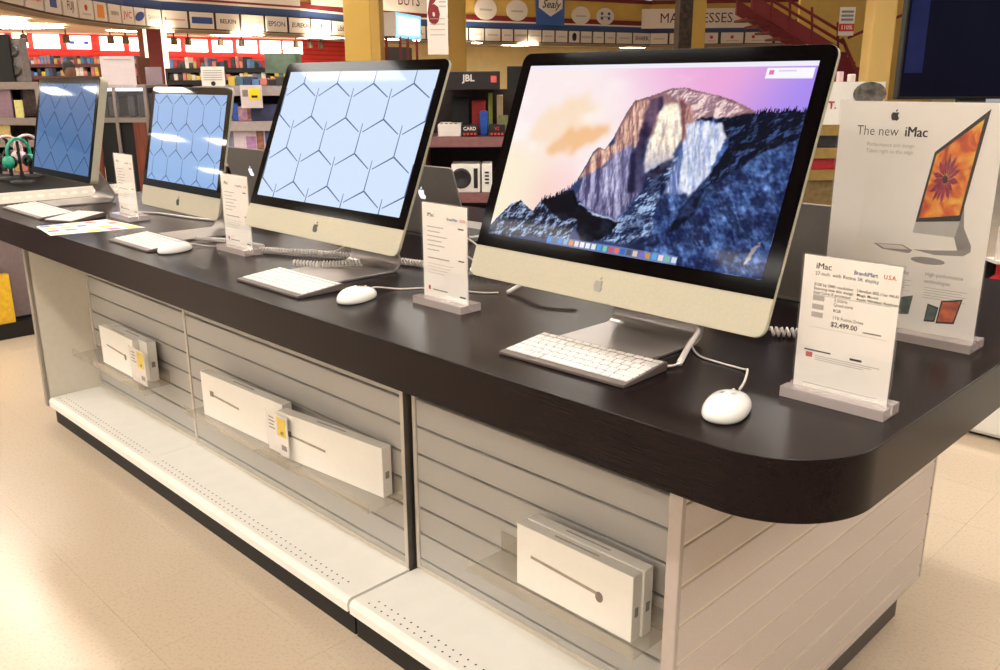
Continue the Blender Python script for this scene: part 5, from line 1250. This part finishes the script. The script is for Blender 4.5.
item('grey_carton', 'grey carton on the bottom board right of the mountain screen', 'box', 795, 178, 836, 202.5, 4.42, .2, mat('carton_brown', (132, 110, 70), .5, noise=.2), z0=zs[3] + .001)

# television at the upper right on a white cabinet
p = on_z(968, 434, 0); q = on_z(1000, 447, 0)
bq = 4.15
t = thing('media_cabinet', 'low white cabinet on the floor beyond the counter at the right edge', 'cabinet', (-.35, 2.66, 0), 0)
MB().box(-1.0, 1.75, 0, 1.0, .015, .40).build('carcass', M_white, t, bevel=.004); MB().box(-.98, 1.73, .02, .98, 0, .015).build('plinth', M_black, t); MB().box(-1.02, 1.77, -.02, 1.02, .40, .43).build('top', M_black, t)
for k in range(-1, 3): d_ = MB().box(max(-1.0, -.34 + .7 * k), .34 + .7 * k, -.012, -.001, .03, .39).build('door', M_white, t); MB().box(.28 + .7 * k, .29 + .7 * k, -.03, -.013, .22, .30).build('handle', M_metal_edge, d_)
c0, w, h = bbox_px(887, -25, 1060, 99, 4.0)
tv = thing('television', 'large dark television at the upper right with a bluish patch on its screen', 'television', (c0[0], c0[1], .431), YAW)
zz = c0[2] - .431
MB().box(-w / 2, w / 2, 0, .05, zz, zz + h).build('cabinet', M_black, tv, bevel=.005)
MB().box(-w / 2 + .008, w / 2 - .008, -.002, 0, zz + .012, zz + h - .01).build('screen', mat('tv_screen_dark', (9, 9, 24), .1, emit=.5, spec=.1, noise=.3, nscale=3), tv)
MB().box(-w * .475, -w * .36, -.004, -.002, zz + h * .22, zz + h - .026).build('screen_glow', mat('tv_glow_blue', (24, 28, 62), .1, emit=.5, spec=.1, noise=.3, nscale=6), tv)
MB().box(-.06, .06, .01, .04, .01, zz).build('neck', M_black, tv); MB().box(-.25, .25, -.1, .15, 0, .015).build('foot', M_black, tv)

# staircase at the upper right
bs = 22
t = thing('staircase', 'dark red staircase with railings rising at the upper right', 'staircase', at(820, 60, bs) * np.array([1, 1, 0]), YAW)
o3 = at(820, 60, bs); L3 = lambda px, py, d=0.0: ((at(px, py, bs) - o3)[:2] @ RH, d, at(px, py, bs)[2])
def beam(pts, wd, ht, nm, m, d0=0.0):
    (x0, _, z0), (x1, _, z1) = L3(*pts[0]), L3(*pts[1])
    MB().extr([(x0, z0), (x1, z1), (x1, z1 + ht), (x0, z0 + ht)], d0, d0 + wd, lambda u, v, w_: (u, w_, v)).build(nm, m, t)
beam([(752, 10), (838, 62)], .15, .34, 'stringer', M_dred); beam([(752, 10), (838, 62)], .15, .34, 'stringer', M_dred, 1.4)
for y_ in (22, 12): MB().tube([L3(765, y_ - 22 - 4), L3(845, y_ + 22)], .035, 6).build('handrail', M_dred, t)
for px in (772, 790, 812, 838):
    k = (px - 765) / 80; MB().tube([L3(px, -20 + 46 * k), L3(px, 16 + 46 * k)], .03, 6).build('baluster', M_dred, t)
MB().tube([L3(848, 38), L3(875, 26), L3(905, 14)], .035, 6).build('handrail', M_dred, t)
MB().tube([L3(842, 38), L3(862, 84)], .04, 6).build('handrail', M_dred, t)
for k in range(8):
    a0 = L3(838 - 11 * k, 64 - 6.6 * k); MB().box(a0[0] - .28, a0[0] + .02, .15, 1.4, a0[2] - .03, a0[2] + .02).build('tread', M_dred, t)
for k in range(7):
    a0 = L3(835 + 5 * k, 84 - 6 * k); a1 = L3(900, 84 - 6 * k); MB().box(a0[0], a1[0], 1.6 + .28 * k, 1.6 + .28 * (k + 1), max(0, a0[2] - .6), a0[2]).build('upper_step', mat('stair_red', (134, 28, 36), .5, noise=.08), t)
a0, a1 = L3(742, 110), L3(905, -30)
sw = struct(MB().box(8.42 - (o3 - CAM)[:2] @ RH, a1[0] + 3, 4.2, 4.4, 0, a1[2]).build('wall_stair', M_yellow)); sw.location = (o3[0], o3[1], 0); sw.rotation_euler = (0, 0, YAW)
def pct(t, w, h):
    write(t, '110%', h * .2, M_signw, face_m((0, -.012, h * .28), (1, 0, 0), (0, 0, 1)), bold=.03); MB().box(-w / 2, w / 2, -.008, -.001, h * .15, h * .42).build('red_panel', M_inkred, t)
    for k in range(3): MB().box(-w * .4, w * .4, -.006, -.001, h * (.52 + .14 * k), h * (.60 + .14 * k)).build('print_line', M_inkgrey, t)
c_, w_, h_ = bbox_px(836, 7, 855, 36, bs - .3)
t_, _, _ = item('hanging_sign', 'white and red percentage sign hanging beside the staircase', 'sign', 836.5, 7, 854.5, 35.5, bs - .3, .02, M_signw, bevel=0, front=pct)

# red frame and price card at the right edge behind the poster
bz = 3.62; rc_ = at(997, 300, bz); M_bred = mat('bright_red_metal', (186, 34, 36), .4, noise=.05); zr = lambda py: max(.035, at(997, py, bz)[2] - .431); ar = lambda px: (px - 997) / FPX * bz
t = thing('red_stand', 'red metal display stand at the right edge behind the poster', 'stand', (rc_[0], rc_[1], .431), YAW)
for a in (ar(994), ar(1075)): MB().tube([(a, 0, 0), (a, 0, zr(262))], .012, 8).build('post', M_bred, t)
MB().tube([(ar(982), 0, zr(284)), (ar(1040), 0, zr(243))], .012, 8).build('brace', M_bred, t); MB().tube([(ar(980), 0, zr(312)), (ar(1080), 0, zr(314))], .008, 8).build('crossbar', M_bred, t)
MB().box(ar(978), ar(1085), -.10, .12, 0, .018).build('foot', M_black, t); MB().box(ar(984), ar(1080), .03, .05, max(.02, zr(345)), zr(262)).build('back_panel', M_black, t); MB().box(ar(984), ar(1080), -.05, .05, zr(262), zr(262) + .012).build('tray', M_signw, t)
MB().box(ar(986), ar(1075), -.02, -.01, zr(261), zr(226)).build('price_panel', M_signw, t); write(t, '9', .075, M_inkred, face_m((ar(996), -.023, zr(243)), (1, 0, 0), (0, 0, 1)), bold=.03)

# neighbouring low display case beyond the far end, with headphones on it
CX, CT = -4.67, HT - .10
t = thing('neighbour_display_case', 'low neighbouring case with black glossy top and white slotted front rail', 'display case', (CX, .2, 0))
MB().box(-1.1, -.02, -1.3, .95, CT - .03, CT - .004).build('top', mat('gloss_black_top', (5, 4, 4), .5, noise=.05, spec=.05), t)
MB().box(-.02, .0, -1.3, .95, CT - .06, CT + .004).build('front_rail', M_white, t)
for k in range(26): MB().box(.0, .002, -.62 + .06 * k, -.59 + .06 * k, CT - .03, CT - .02).build('rail_slot', mat('rail_slot_light', (250, 244, 225), .4, emit=.6), t)
MB().box(-1.08, -.05, -1.28, .93, .10, CT - .03).build('carcass', mat('case_grey', (122, 108, 112), .5, noise=.06), t); MB().box(-1.05, -.06, -1.3, .90, 0, .10).build('plinth', M_black, t)
MB().box(-.06, .03, -1.3, .95, .0, .085).build('black_step', M_black, t)
MB().tube(smooth_path([(-.045, -.02, .62), (-.03, .0, .52), (-.03, .05, .47), (-.04, .08, .56), (-.045, .085, .66)], 6), .006, 6).build('cable_loop', M_cable, t)
o = MB().box(-.055, -.005, -.1, .245, 0, .275).build('yellow_box', mat('yellow_carton', (232, 186, 40), .5, noise=.1), bevel=.004); o.location = (CX + .025, .2, .0855); tag(o, 'yellow carton standing on the black step of the neighbouring case', 'box')
def headphones(lab, px, py, m, rz):
    c = on_z(px, py, CT - .004); t = thing('headphones', lab, 'headphones', c, rz, 'headphones on the neighbouring case')
    MB().lathe([(0, 0), (.07, 0), (.065, .008), (.012, .014), (.012, .06), (0, .06)], 16).build('stand_foot', M_black, t)
    MB().tube([(0, 0, .05), (0, 0, .245)], .008, 8).build('stand_post', M_black, t)
    arc_ = [(.082 * math.cos(a), 0, .175 + .085 * math.sin(a)) for a in np.linspace(-.25, math.pi + .25, 18)]
    MB().tube(arc_, .0095, 8).build('headband', m, t, smooth=True)
    for s in (-1, 1):
        MB().lathe([(0, .022), (.032, .020), (.040, .006), (.040, -.006), (.03, -.016), (0, -.016)], 18, lambda a, b, c: (s * (.078 + c), a, .125 + b)).build('ear_cup', m, t, smooth=True)
        MB().lathe([(.018, -.016), (.036, -.018), (.036, -.03), (.018, -.03)], 16, lambda a, b, c: (s * (.078 + c), a, .125 + b)).build('ear_pad', M_black, t, smooth=True)
    return t
headphones('teal green headphones on a stand at the left edge', 23, 182, mat('teal_plastic', (42, 160, 130), .35, noise=.05), YAW + 1.2)
headphones('white headphones on a stand left of the black-framed monitor', 32, 176, mat('pinkish_white_plastic', (226, 206, 208), .35, noise=.03), YAW + .9)
headphones('black headphones on a stand cut by the left edge', 1, 176, mat('black_plastic', (26, 24, 28), .35, noise=.05), YAW + 1.0)
headphones('pale pink headphones between the black and the teal ones', 12, 178, mat('pale_pink_plastic', (224, 190, 196), .35, noise=.03), YAW + .8)

# rack with a black panel at the far left
t, zs = rack('metal rack of gadgets at the left edge behind the headphones', -40, 40, (82, 118, 140, 172), 6.4, .35, m=M_caseframe, back=mat('rack_back', (112, 92, 92), .6, noise=.2))
item('black_panel', 'black screen panel at the left edge above the rack', 'panel', -30, 34, 11, 81.5, 6.42, .04, M_black, z0=zs[0] + .001)
item('round_speaker', 'grey double round speaker beside the black panel', 'speaker', 12.5, 38, 22, 81.5, 6.45, .1, mat('speaker_grey', (120, 110, 108), .4, noise=.15), z0=zs[0] + .001, front=lambda t, w, h: [MB().lathe([(0, .01), (w * .3, .014), (w * .42, .004), (w * .42, 0), (0, 0)], 16, lambda a, b, c: (a, -.001 - c, h * z + b)).build('speaker_cone', M_metal_edge, t) for z in (.28, .72)])
item('violet_card', 'dim violet card on the second board of the left rack', 'sign', -20, 86, 11.5, 117.5, 6.42, .02, mat('violet_grey', (140, 112, 124), .6, noise=.08), z0=zs[1] + .001, bevel=0)
item('round_fan', 'dark round-backed device on the second board of the left rack', 'device', 24, 86, 40, 117.5, 6.5, .15, mat('device_brown', (96, 76, 72), .4, noise=.3), z0=zs[1] + .001, bevel=.03)
item('price_card', 'pale yellow price card on the third board of the left rack', 'price tag', -6, 121, 10, 139, 6.42, .01, mat('pale_yellow_card', (206, 182, 110), .6, noise=.1), z0=zs[2] + .001, bevel=0)
item('price_card', 'small bright card at the right of the second rack board', 'price tag', 17.5, 100, 23, 117.5, 6.40, .01, mat('pale_green_card', (214, 206, 130), .6, noise=.1), z0=zs[1] + .001, bevel=0)
stock('small %s package, %s from the left low on the left rack', -20, 38, 146, zs[3] + .001, 6.42, 8, .2, 'packages low on the left rack', seed=41)
